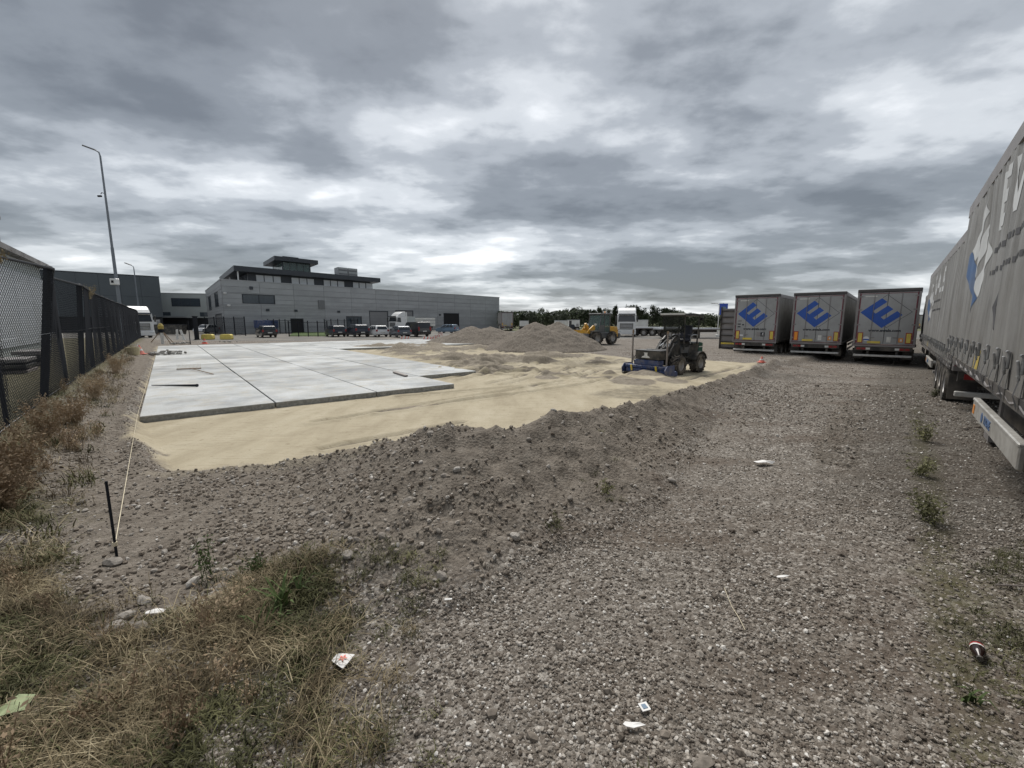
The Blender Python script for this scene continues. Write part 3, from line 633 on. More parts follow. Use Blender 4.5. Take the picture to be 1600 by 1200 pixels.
# ---------------------------------------------------------------- main building
BF = Vector((.634, .774, 0)).normalized(); BG = Vector((-.623, .782, 0)).normalized(); BA = Vector((-46.3, 69.8, -.05))
bld = thing('office_building', 'wide grey panel-clad warehouse with dark glazed penthouse and lookout tower', 'building', BA)
def bp(a, b, z): return tuple(BF*a+BG*b+Vector((0, 0, z)))
LB, DB, HB = 67.4, 34.0, 8.65
def bslab(mb, a0, a1, b0, b1, z0, z1, mi=0):
    P = [bp(a, b, z) for z in (z0, z1) for (a, b) in ((a0, b0), (a1, b0), (a1, b1), (a0, b1))]
    return mb.add(P, [(0, 3, 2, 1), (4, 5, 6, 7), (0, 1, 5, 4), (1, 2, 6, 5), (2, 3, 7, 6), (3, 0, 4, 7)], mi)
def cladding(face, length, openings, rows, plen, parent, material, name='cladding_panel'):
    # rows of panels cut round the openings; face(a, z, out) -> point
    h = HB/rows
    for r_ in range(rows):
        z0, z1 = r_*h, (r_+1)*h
        zs = sorted({z0, z1}|{z for o_ in openings for z in (o_[2], o_[3]) if z0+.05 < z < z1-.05})
        for za, zb in zip(zs, zs[1:]):
            zm = (za+zb)/2; blk = sorted([(o_[0], o_[1]) for o_ in openings if o_[2] < zm < o_[3]])
            spans = []; c = 0.0
            for a, b_ in blk:
                if a > c: spans.append((c, a))
                c = max(c, b_)
            if c < length: spans.append((c, length))
            for a, b_ in spans:
                cuts = [a]+[k*plen for k in range(1, int(length/plen)+1) if a+.4 < k*plen < b_-.4]+[b_]
                for c0, c1 in zip(cuts, cuts[1:]):
                    mb = MB(); e = .018
                    P = [face(q, z, d) for d in (0, .06) for (q, z) in ((c0+e, za+e), (c1-e, za+e), (c1-e, zb-e), (c0+e, zb-e))]
                    mb.add(P, [(4, 5, 6, 7), (0, 1, 5, 4), (1, 2, 6, 5), (2, 3, 7, 6), (3, 0, 4, 7)])
                    mb.build(name, material, parent)
FO = Vector((BF.y, -BF.x, 0)); SO = Vector((-BF.x, -BF.y, 0))
def face_front(a, z, d): return tuple(BF*a+FO*d+Vector((0, 0, z)))
def face_left(b, z, d):
    nrm = Vector((-BG.y, BG.x, 0)); return tuple(BG*b+nrm*d+Vector((0, 0, z)))
def f_at(px, py):                        # metres along the front and height, for a pixel on the front
    r = ray(px, py); n = FO; s = (BA-Vector((0, 0, CAMZ))).dot(n)/r.dot(n); p = Vector((0, 0, CAMZ))+r*s-BA
    return p.dot(BF), p.z
def rect_f(x0, y0, x1, y1):
    a0, z1 = f_at(x0, y0); a1, z0 = f_at(x1, y1); return [a0, a1, max(0, z0), z1]
wins = [rect_f(377.5, 459, 430, 475.5)]
low = [rect_f(410, 500, 420, 520), rect_f(453.5, 497.5, 475.5, 522), rect_f(540.6, 494, 566, 520)]
doors = [rect_f(576.5, 485.3, 607.5, 522), rect_f(617.5, 484.5, 646.5, 522), rect_f(692.8, 489, 717.5, 522)]
for d_ in doors+low[1:]: d_[2] = 0
low[0][2] = 1.2; low[2][2] = 0
core = MB(); bslab(core, .05, LB-.05, .05, DB, 0, HB-.06, 0); core.build('wall', M['facade_dk'], bld)
cladding(face_front, LB, [tuple(o_) for o_ in wins+low+doors], 9, 5.6, bld, M['facade'])
lw = [(6, 12.5, 4.6, 7.2), (21.5, 27, 4.3, 7.1), (3, 14.5, 0, 3.4)]
cladding(face_left, DB, lw, 9, 5.6, bld, M['facade'])
cp = MB(); bslab(cp, -.12, LB+.1, -.12, .35, HB-.05, HB+.12); bslab(cp, -.12, .35, .36, DB, HB-.05, HB+.12); cp.build('parapet_cap', M['facade'], bld)
def opening(o_, kind, face=face_front):
    a0, a1, z0, z1 = o_; mb = MB()
    def rect(m_, a, b_, za, zb, d0, d1, mi=0):
        P = [face(q, z, d) for d in (d0, d1) for (q, z) in ((a, za), (b_, za), (b_, zb), (a, zb))]
        m_.add(P, [(3, 2, 1, 0), (4, 5, 6, 7), (0, 1, 5, 4), (1, 2, 6, 5), (2, 3, 7, 6), (3, 0, 4, 7)], mi)
    if kind == 'window':
        w = MB()
        for (a, b_, za, zb) in ((a0, a1, z0, z0+.12), (a0, a1, z1-.12, z1), (a0, a0+.12, z0+.12, z1-.12), (a1-.12, a1, z0+.12, z1-.12)): rect(w, a, b_, za, zb, -.04, .10)
        fr_ = w.build('window', M['fascia'], bld); n = max(2, round((a1-a0)/2.2))
        for i in range(n):
            q0, q1 = a0+.12+(a1-a0-.24)*i/n, a0+.12+(a1-a0-.24)*(i+1)/n
            p_ = MB(); rect(p_, q0+.04, q1-.04, z0+.12, z1-.12, -.03, .02); p_.build('pane', M['winglass'], fr_)
            if i: 
                p_ = MB(); rect(p_, q0-.04, q0+.04, z0+.12, z1-.12, -.03, .08); p_.build('mullion', M['fascia'], fr_)
        return fr_
    if kind == 'roller':
        rect(mb, a0, a1, z0, z1, -.045, -.02); d_ = mb.build('roller_door', M['roller'], bld)
        for (a, b_, za, zb) in ((a0, a0+.14, z0, z1), (a1-.14, a1, z0, z1), (a0+.14, a1-.14, z1-.2, z1)):
            f_ = MB(); rect(f_, a, b_, za, zb, -.02, .09); f_.build('frame', M['fascia'], d_)
        for i in range(1, 6):
            f_ = MB(); zz = z0+(z1-z0)*i/6.5; rect(f_, a0+.16, a1-.16, zz, zz+.05, -.02, .0); f_.build('rib', M['facade_dk'], d_)
    if kind == 'dark':
        rect(mb, a0, a1, z0, z1, -.045, -.02); d_ = mb.build('open_doorway', M['dark_in'], bld)  # flat near-black sheet; the unlit inside is put into its colour
        for (a, b_, za, zb) in ((a0, a0+.12, z0, z1), (a1-.12, a1, z0, z1), (a0+.12, a1-.12, z1-.15, z1)):
            f_ = MB(); rect(f_, a, b_, za, zb, -.02, .09); f_.build('frame', M['fascia'], d_)
opening(wins[0], 'window'); opening(low[0], 'window'); opening(low[1], 'dark'); opening(low[2], 'window')
opening(doors[0], 'roller'); opening(doors[1], 'roller'); opening(doors[2], 'dark')
for o_ in lw[:2]: opening(o_, 'window', face_left)
opening(lw[2], 'roller', face_left)
for px, py, w_, h_ in ((392, 450, .5, .5), (418, 484.5, .5, .4), (462, 485.5, .5, .4), (529, 487, .5, .4), (687, 492, .5, .4), (502, 476, 1.2, 1.6)):
    a, z = f_at(px, py); mb = MB(); P = [face_front(a+q*w_/2, z+k*h_/2, d) for d in (.062, .2) for (q, k) in ((-1, -1), (1, -1), (1, 1), (-1, 1))]
    mb.add(P, [(4, 5, 6, 7), (0, 1, 5, 4), (1, 2, 6, 5), (2, 3, 7, 6), (3, 0, 4, 7)]); mb.build('vent' if w_ > 1 else 'wall_lamp', M['fascia'] if w_ < 1 else M['facade_dk'], bld)
for (px, py) in ((350, 458), (356, 477)):
    a, z = f_at(px, py); mb = MB(); c = Vector(face_front(a, z, .45)); mb.tube(face_front(a, z, .05), c, .05, n=6); mb.lathe([(0, -.2), (.2, -.12), (.24, 0), (.24, .12), (0, .14)], c, 10)
    mb.build('camera_dome', M['white_paint'], bld)
# penthouse
pw = MB(); bslab(pw, 4.2, 27.6, 1.6, 22, HB-.1, 10.2); pw.build('penthouse_wall', M['fascia'], bld)
pr = MB(); bslab(pr, 2.0, 29.3, -.1, 24, 10.2, 11.05); pr.build('penthouse_roof', M['fascia'], bld)
def bquad(mb, a0, a1, b_, z0, z1, mi=0, th=.03): return bslab(mb, a0, a1, b_-th, b_, z0, z1, mi)
def ph_a(px, b_=1.6):
    base = BA+BG*b_; r = ray(px, 440); n = FO; s = (base-Vector((0, 0, CAMZ))).dot(n)/r.dot(n); p = Vector((0, 0, CAMZ))+r*s-base; return p.dot(BF)
for grp in ((400, 413, 427, 439.5), (455, 467.5, 479.5, 491), (505, 516, 527, 538), (550.5, 560.5, 571, 581.5)):
    for q in range(3):
        a0, a1 = ph_a(grp[q]+.7), ph_a(grp[q+1]-.7); w = MB()
        bquad(w, a0-.09, a1+.09, 1.595, 8.5, 10.02, 0, .05); fr_ = w.build('window', M['fascia'], bld)
        w = MB(); bquad(w, a0, a1, 1.545, 8.6, 9.95, 0, .03); w.build('pane', M['palewin'], fr_)
for i in range(4):
    w = MB(); b0 = 3+i*4.4; bslab(w, 4.12, 4.195, b0, b0+3.6, 8.6, 10.0); w.build('terrace_window', M['winglass'], bld)
for (a, b_) in ((2.6, .5), (2.6, 12), (2.6, 22)):
    w = MB(); w.tube(bp(a, b_, HB-.1), bp(a, b_, 10.2), .11, n=8); w.build('column', M['white_paint'], bld)
# lookout tower
tw = MB(); bslab(tw, 11.0, 16.2, 6.4, 15.2, 11.0, 13.25); tw.build('tower_core', M['cab_grey'], bld)
tr_ = MB(); bslab(tr_, 9.4, 17.6, 5.2, 16.8, 13.25, 14.0); tr_.build('tower_roof', M['fascia'], bld)
for i in range(4):
    w = MB(); a0 = 11.05+i*1.28; bquad(w, a0+.06, a0+1.22, 6.395, 11.2, 13.2, 0, .05); w.build('tower_window', M['cab_glass'], bld)
for i in range(5):
    w = MB(); b0 = 6.5+i*1.72; bslab(w, 10.94, 10.995, b0+.06, b0+1.66, 11.2, 13.2); w.build('tower_window', M['cab_glass'], bld)
for (a, b_) in ((11, 6.37), (16.2, 6.37), (11, 15.2)):
    w = MB(); w.box(bp(a, b_, 12.1), (.16, .16, 2.2)); w.build('tower_post', M['fascia'], bld)
ac = MB(); bslab(ac, 11.5, 14.5, 8, 11, 14.0, 14.5); ac.build('roof_hatch', M['fascia'], bld)
ac = MB(); bslab(ac, 18.5, 26.0, 6.5, 10.5, 11.05, 11.75); ac.build('plant_deck', M['fascia'], bld)
for k, a0 in enumerate((22.0, 24.3)):
    ac = MB(); bslab(ac, a0, a0+2.1, 6.0, 8.6, 11.7, 13.25); u_ = ac.build('cooling_unit', M['facade'], bld)
    for i in range(4):
        ac = MB(); bslab(ac, a0+.1, a0+2.0, 5.93, 5.995, 11.85+i*.36, 12.05+i*.36); ac.build('louvre', M['palewall' if i % 2 else 'facade_dk'], u_)

# ---------------------------------------------------------------- other buildings
HA = Vector((-71.5, 89, -.05)); HF = Vector((-.684, -.73, 0)); HO = Vector((HF.y*-1, HF.x, 0))
hall = thing('dark_hall', 'tall dark slate-grey flat-roofed industrial hall behind the chain-link fence', 'building', HA)
hb = Vector((-.73, .684, 0))
def hslab(mb, a0, a1, b0, b1, z0, z1, mi=0):
    P = [tuple(HF*a+hb*b_+Vector((0, 0, z))) for z in (z0, z1) for (a, b_) in ((a0, b0), (a1, b0), (a1, b1), (a0, b1))]
    return mb.add(P, [(0, 3, 2, 1), (4, 5, 6, 7), (0, 1, 5, 4), (1, 2, 6, 5), (2, 3, 7, 6), (3, 0, 4, 7)], mi)
w = MB(); hslab(w, .06, 60, .06, 45, 2.9, 10.9); w.build('wall', M['fascia'], hall)
w = MB(); hslab(w, .1, 60, .3, 45, 0, 2.9); w.build('plinth', M['hall_base'], hall)
w = MB(); hslab(w, -.05, 60, -.05, 45, 10.9, 11.1); w.build('parapet_cap', M['fascia'], hall)
for r_, (z0, z1) in enumerate(((2.95, 6.95), (7.0, 10.88))):
    for i in range(20):
        w = MB(); hslab(w, i*3+.02, i*3+2.98, -.03, .055, z0, z1); w.build('cladding_panel', M['hall'], hall)
    for i in range(6):
        w = MB(); hslab(w, -.03, .055, i*6+.08, i*6+5.98, z0, z1); w.build('cladding_panel', M['hall'], hall)
pb = thing('pale_office', 'small pale grey office block with one wide dark window beside the dark hall', 'building', (-80.5, 100, -.05), math.atan2(.35, .94))
w = MB(); w.lohi((-3, 0, 2.9), (9.5, 12, 8.4)); w.build('wall', M['palewall'], pb)
w = MB(); w.lohi((-3, 1.2, 0), (9.5, 12, 2.9)); w.build('plinth', M['hall_base'], pb)
w = MB(); w.lohi((-3.1, -.1, 8.4), (9.6, 12.1, 8.58)); w.build('parapet_cap', M['palewall'], pb)
w = MB(); w.lohi((2.0, -.06, 5.5), (7.6, -.004, 7.4)); f_ = w.build('window', M['fascia'], pb)
for i in range(3):
    w = MB(); w.lohi((2.1+i*1.83, -.09, 5.6), (3.83+i*1.83, -.064, 7.3)); w.build('pane', M['winglass'], f_)
w = MB(); w.lohi((7.3, -.06, 3.2), (9.2, -.004, 4.2)); w.build('window', M['winglass'], pb)
w = MB(); w.lohi((0, -.06, 3.4), (1.6, -.004, 4.2)); w.build('window', M['winglass'], pb)
w = MB(); w.lohi((.2, -1.6, 2.95), (4.6, -.01, 3.2)); w.build('canopy', M['facade'], pb)
lb = thing('low_office', 'low distant grey building with dark glazed base left of the warehouse', 'building', (-92, 135, -.05), .3)
w = MB(); w.lohi((0, 0, 3.6), (15, 10, 6.2)); w.build('wall', M['facade'], lb)
w = MB(); w.lohi((.3, .5, 0), (14.7, 10, 3.6)); w.build('glazed_base', M['hall_base'], lb)
for i in range(5):
    w = MB(); w.lohi((.6+i*2.8, .44, .6), (3.0+i*2.8, .495, 3.2)); w.build('window', M['winglass'], lb)
# old plant building left of the fence
OA = Vector((-25.3, 23.6, .1)); OD = -VD; ON = UD
ob = thing('old_plant', 'weathered pale plant building with stub chimney behind the near fence at far left', 'building', OA)
def oslab(mb, a0, a1, b0, b1, z0, z1, z2=None, mi=0):
    z2 = z1 if z2 is None else z2
    P = [tuple(OD*a-ON*b_+Vector((0, 0, z))) for (z, zz) in ((z0, z0), (z1, z2)) for (a, b_, z) in ((a0, b0, z), (a1, b0, z), (a1, b1, zz), (a0, b1, zz))]
    return mb.add(P, [(0, 3, 2, 1), (4, 5, 6, 7), (0, 1, 5, 4), (1, 2, 6, 5), (2, 3, 7, 6), (3, 0, 4, 7)], mi)
w = MB(); oslab(w, 0, 18, 0, 9, 0, 4.75, 4.2); w.build('wall', M['palewall'], ob)
w = MB(); oslab(w, -.25, 18.2, -.35, 9.2, 4.76, 4.98, 4.45); w.build('roof', M['brickold'], ob)
w = MB(); oslab(w, 3.4, 4.5, .6, 1.7, 4.7, 6.6); oslab(w, 3.3, 4.6, .5, 1.8, 6.6, 6.75); w.build('chimney', M['brickold'], ob)
for i in range(6):
    w = MB(); oslab(w, .02+i*3, 2.98+i*3, -.05, -.003, .9, 4.15); w.build('cladding_panel', M['plantpanel'], ob)
for i, (px, py, sx, sy, sz, lab) in enumerate(((24, 590, 1.5, .8, .7, 'dark stacked machine parts behind the near fence'), (52, 578, 1.5, .7, .8, 'low dark pallet pile behind the thick fence post'))):
    q = at(px, py, .3); t = thing('parts_pile', lab, 'pile', (q.x, q.y, .28), math.atan2(VD.y, VD.x))
    for k in range(4):
        w = MB(); z0 = k*sz/4; w.lohi((-sx/2+.1*(k % 2), -sy/2, z0), (sx/2-.12*((k+1) % 2), sy/2, z0+sz/4-.07), ch=.01); w.build('stack_layer', M[('mach_black', 'mast', 'mach_black', 't_frame')[k]], t)

# ---------------------------------------------------------------- chain-link fence
FH = 2.62
fence = thing('chain_link_fence', 'long black chain-link fence with dark posts along the left side', 'fence', (0, 0, 0))
NP, SPC = 18, 2.65
posts = []
for k in range(-3, NP):
    p = FEN0+VD*(SPC*k); p.z = ground_z(p.x, p.y); posts.append(p)
lean = {0: .36, 2: .22, 3: .08}
tops = []
for i, p in enumerate(posts):
    k = i-3; thick = k in (0, 2, 3); ln = lean.get(k, .03*math.sin(k*5.1))
    t_ = Vector((p.x, p.y, p.z-.1+FH+.1))+UD*ln; tops.append(t_)
    w = MB(); d = (.062 if thick else (.03 if k < 4 else .05)); off = -UD*(.075 if thick else .05)
    w.tube(p-Vector((0, 0, .2))+off, t_+off+Vector((0, 0, .03)), d, n=8 if not thick else 4); w.lathe([(d*1.1, 0), (d*1.1, .02), (0, .05)], t_+off+Vector((0, 0, .02)), 8)
    w.build('post', M['black_metal'], fence)
for i in range(len(posts)-1):
    a, b_ = tops[i], tops[i+1]; w = MB(); w.tube(a, b_, .024, n=8); w.build('top_rail', M['black_metal'], fence)
    pa, pb_ = posts[i]+Vector((0, 0, .04)), posts[i+1]+Vector((0, 0, .04)); k = i-3
    pitch = .058 if k < 1 else (.065 if k < 4 else .10 if k < 8 else .16); rad = .0036 if k < 1 else (.0036 if k < 4 else .0050 if k < 8 else .0085)
    w = MB(); Lx = (pb_-pa).length; Hh = (a-pa).length
    def P(s_, h_, e):
        s_ /= Lx; h_ /= Hh; q = (pa.lerp(pb_, s_)).lerp(a.lerp(b_, s_), h_); bulge = .03*math.sin(3.1*s_+k)*math.sin(3.14*h_); return q+UD*(e+bulge)
    nseg = 5
    c = -Hh
    while c < Lx:
        for sg in (1, -1):
            pts = []
            s0, s1 = max(0, c), min(Lx, c+Hh)
            if s1-s0 < .01: continue
            for j in range(nseg+1):
                s_ = s0+(s1-s0)*j/nseg; h_ = s_-c if sg > 0 else Hh-(s_-c); pts.append(P(s_, h_, .0025*sg))
            for u_, v_ in zip(pts, pts[1:]): w.tube(u_, v_, rad, n=3, cap=False)
        c += pitch*1.414
    o = w.build('wire_mesh', M['fence_wire'], fence); tag(o, kind='stuff')
for i in range(0, len(posts)-1):
    w = MB(); a, b_ = posts[i]+Vector((0, 0, .07)), posts[i+1]+Vector((0, 0, .07)); w.tube(a, b_, .006, n=5); w.tube(a.lerp(tops[i], .5), b_.lerp(tops[i+1], .5), .005, n=5); w.build('tension_wire', M['galv' if i < 4 else 'black_metal'], fence)

# ---------------------------------------------------------------- lamp posts
def lamp_post(loc, h, rz, label, box=True):
    t = thing('lamp_post', label, 'lamp post', loc, rz)
    w = MB(); w.tube((0, 0, -.1), (0, 0, h*.52), .13, .105, 12); w.tube((0, 0, h*.52), (0, 0, h-.1), .085, .06, 12); w.build('pole', M['pole'], t, smooth=True)
    w = MB(); w.path([(0, 0, h-.1), (-.08, 0, h+.18), (-.35, 0, h+.34)], .05, 8); w.build('arm', M['pole'], t)
    w = MB(); w.box((-.85, 0, h+.53), (1.05, .3, .11), ry=R(20), ch=.04); w.build('lamp_head', M['cab_grey'], t)
    if box:
        w = MB(); w.path([(0, 0, h*.80), (-.28, 0, h*.808), (-.38, 0, h*.80)], .025, 6); w.box((-.5, 0, h*.79), (.3, .12, .12)); w.build('camera_arm', M['black_metal'], t)
        w = MB(); w.box((0, -.16, h*.335), (.55, .36, .5), ch=.03); b_ = w.build('control_box', M['white_paint'], t)
        w = MB(); w.box((0, -.35, h*.335), (.2, .03, .2)); w.build('sensor', M['black_metal'], b_)
    return t
lamp_post((-32.6, 36.2, .3), 14.8, R(-5), 'tall grey lamp post with white box standing behind the chain-link fence')
lamp_post((-56.6, 66, 0), 10.0, R(-5), 'thin distant lamp post in front of the dark hall', False)

# ---------------------------------------------------------------- generic vehicles
def wheel(parent, c, r, wd, axis='y', n=18, name='wheel'):
    w = MB(); h = wd/2
    w.lathe([(r*.58, -h*.9), (r*.9, -h), (r*.985, -h*.75), (r, -h*.3), (r, h*.3), (r*.985, h*.75), (r*.9, h), (r*.58, h*.9)], (0, 0, 0), n, axis)
    t = w.build(name, M['rubber'], parent, smooth=True); t.location = c
    w = MB(); w.lathe([(0, -h*.55), (r*.2, -h*.62), (r*.25, -h*.4), (r*.5, -h*.4), (r*.58, -h*.85), (r*.60, 0), (r*.58, h*.85), (r*.5, h*.4), (r*.25, h*.4), (r*.2, h*.62), (0, h*.55)], (0, 0, 0), n, axis)
    w.build('rim', M['rim'], t, smooth=True); return t
CARS = {   # outline (x forward, z), belt height, glass outline, wheel radius, wheel x, width
 'hatch': dict(o=[(-1.95, .38), (-2.0, .62), (-1.93, .95), (-1.62, 1.42), (-1.35, 1.50), (.15, 1.50), (.45, 1.42), (1.05, .98), (1.75, .86), (1.98, .70), (2.02, .40), (1.9, .26), (-1.85, .26)], belt=.92, g=[(-1.52, 1.02), (-1.28, 1.40), (.2, 1.42), (.82, 1.0)], r=.31, wx=(-1.22, 1.27), w=1.76, rear=((-1.90, 1.0), (-1.64, 1.39)), front=((.50, 1.385), (1.0, 1.02))),
 'suv': dict(o=[(-2.2, .42), (-2.25, .75), (-2.18, 1.08), (-1.85, 1.56), (-1.5, 1.66), (.1, 1.66), (.45, 1.58), (1.1, 1.12), (2.0, 1.0), (2.25, .80), (2.27, .45), (2.1, .30), (-2.1, .30)], belt=1.06, g=[(-1.75, 1.16), (-1.5, 1.54), (.18, 1.56), (.88, 1.14)], r=.36, wx=(-1.38, 1.42), w=1.88, rear=((-2.15, 1.13), (-1.88, 1.51)), front=((.50, 1.54), (1.05, 1.16))),
 'estate': dict(o=[(-2.3, .38), (-2.36, .62), (-2.3, .92), (-1.98, 1.36), (-1.7, 1.46), (-.1, 1.48), (.3, 1.40), (1.0, .97), (1.95, .84), (2.25, .68), (2.28, .40), (2.1, .26), (-2.2, .26)], belt=.90, g=[(-1.88, 1.02), (-1.62, 1.35), (-.05, 1.39), (.78, .99)], r=.32, wx=(-1.35, 1.45), w=1.82, rear=((-2.26, .98), (-2.01, 1.32)), front=((.36, 1.365), (.95, 1.0))),
 'van': dict(o=[(-2.4, .42), (-2.46, .7), (-2.44, 1.1), (-2.30, 1.90), (-2.15, 1.97), (.9, 1.97), (1.25, 1.85), (1.85, 1.15), (2.3, 1.0), (2.45, .8), (2.47, .45), (2.3, .30), (-2.3, .30)], belt=1.15, g=[(-.1, 1.25), (-.05, 1.75), (1.1, 1.75), (1.55, 1.22)], r=.33, wx=(-1.45, 1.5), w=1.92, rear=((-2.425, 1.2), (-2.325, 1.78)), front=((1.28, 1.80), (1.80, 1.2)))}
def car(kind, paint, loc, rz, label, group=None):
    D = CARS[kind]; t = thing('parked_'+('van' if kind == 'van' else 'car'), label, 'van' if kind == 'van' else 'car', loc, rz, group)
    hw = D['w']/2; taper = .14 if kind == 'van' else .42
    def wf(a, z): return 1-max(0, z-D['belt'])*taper/hw*.9-max(0, .55-z)*.12
    out_ = []; bot = D['o'][-1][1]; body = [p for p in D['o']]
    # cut wheel arches into the bottom edge
    for xw in (D['wx'][0], D['wx'][1]):
        R_ = D['r']+.07
        arc = [(xw+R_*math.cos(q), max(bot, D['r']+R_*math.sin(q))) for q in [math.pi*(1-i/8) for i in range(9)]]
        body += [(xw-R_-.01, bot)]+arc+[(xw+R_+.01, bot)]
    w = MB(); w.prism(body, -hw, hw, 'y', 0, wf); w.build('body', paint, t, bevel=.05)
    for sgn in (-1, 1):
        g = D['g']; n = 1 if kind == 'van' else 3
        xs = [(k/n) for k in range(n+1)]
        for k in range(n):
            def bot_(q): return (g[0][0]+(g[3][0]-g[0][0])*q, g[0][1]+(g[3][1]-g[0][1])*q)
            def top_(q): return (g[1][0]+(g[2][0]-g[1][0])*q, g[1][1]+(g[2][1]-g[1][1])*q)
            q0, q1 = xs[k]+(.03 if k else 0), xs[k+1]-(.03 if k < n-1 else 0)
            P = [bot_(q0), top_(q0), top_(q1), bot_(q1)]
            w = MB(); w.quad(*[(a, sgn*(hw*wf(a, z)+.012), z) for a, z in P]); w.quad(*[(a, sgn*(hw*wf(a, z)-.03), z) for a, z in P]); w.build('side_window', M['glass'], t)
        xr = D['o'][2][0]
        w = MB(); w.box((D['rear'][0][0]-.0, sgn*(hw-.12), D['belt']-.08), (.16, .2, .30 if kind != 'van' else .5), ch=.02); w.build('tail_light', M['redlight'], t)
        w = MB(); w.box((D['o'][9][0]-.10, sgn*(hw-.25), D['o'][9][1]+.02), (.2, .34, .14), ch=.03); w.build('headlight', M['palewin'], t)
        w = MB(); w.box((D['g'][3][0]-.12, sgn*(hw*.98+.08), D['belt']+.12), (.12, .2, .13), ch=.03); w.build('mirror', M['carblack'], t)
    for nm, (p, q) in (('rear_window', D['rear']), ('windscreen', D['front'])):
        sx = -1 if nm == 'rear_window' else 1
        w = MB(); y0, y1 = hw*wf(*p)-.14, hw*wf(*q)-.12; e = .03*sx
        w.add([(p[0]+e, -y0, p[1]+.015), (p[0]+e, y0, p[1]+.015), (q[0]+e, y1, q[1]+.015), (q[0]+e, -y1, q[1]+.015), (p[0]-e, -y0, p[1]-.02), (p[0]-e, y0, p[1]-.02), (q[0]-e, y1, q[1]-.02), (q[0]-e, -y1, q[1]-.02)], [(0, 1, 2, 3), (4, 5, 6, 7), (0, 1, 5, 4), (1, 2, 6, 5), (2, 3, 7, 6), (3, 0, 4, 7)]); w.build(nm, M['glass'], t)
    xb = D['o'][0][0]
    w = MB(); w.box((xb-.01, 0, .45), (.14, D['w']*.94, .2), ch=.04); w.build('rear_bumper', M['black_plastic'] if paint in (M['carblack'], M['carblue']) else paint, t)
    w = MB(); w.box((xb-.085, 0, .62 if kind != 'van' else .75), (.02, .52, .12)); w.build('licence_plate', M['white_dull'], t)
    for xw in D['wx']:
        for sgn in (-1, 1): wheel(t, (xw, sgn*(hw-.13), D['r']), D['r'], .21, n=14)
    return t
HV = math.atan2(VD.y, VD.x)
GC = 'cars parked in front of the warehouse'
def rowcar(kind, paint, px, py, label, dz=0.0):
    p = at(px, py, 0); L_ = 1.9
    return car(kind, paint, (p.x+VD.x*L_, p.y+VD.y*L_, ground_z(p.x, p.y)), HV+dz, label, GC)
rowcar('hatch', M['carblack'], 421, 527.6, 'black hatchback parked alone in front of the lawn, rear towards us', .05)
rowcar('hatch', M['carblue'], 531.5, 526.6, 'small dark hatchback at the left end of the car row, beside the lawn')
rowcar('suv', M['carblue'], 566, 526.6, 'dark SUV parked between the small hatchback and the white car')
rowcar('hatch', M['white_paint'], 598, 526.6, 'white hatchback parked between the dark SUV and the grey estate')
rowcar('estate', M['cargrey'], 634, 527.3, 'grey estate car parked beside the black van', -.12)
rowcar('van', M['carblack'], 661, 526.3, 'large black van at the right end of the car row')
p = at(601, 524, 0); car('hatch', M['silver'], (p.x+2.5, p.y+7.5, 0), HV, 'silver car half hidden behind the white hatchback', GC)
p = at(680, 522, 0); car('hatch', M['lightblue'], (p.x+1, p.y+7, 0), HV+.5, 'small pale blue car right of the black van', GC)
p = at(399, 520, 0); car('hatch', M['carblack'], (p.x-1, p.y+3, 0), HV+1.2, 'dark car mostly hidden behind the lone black hatchback', GC)
p = at(312, 523, 0); car('hatch', M['silver'], (p.x-4.5, p.y+8, 0), HV+2.4, 'silver car parked beyond the black gate post')

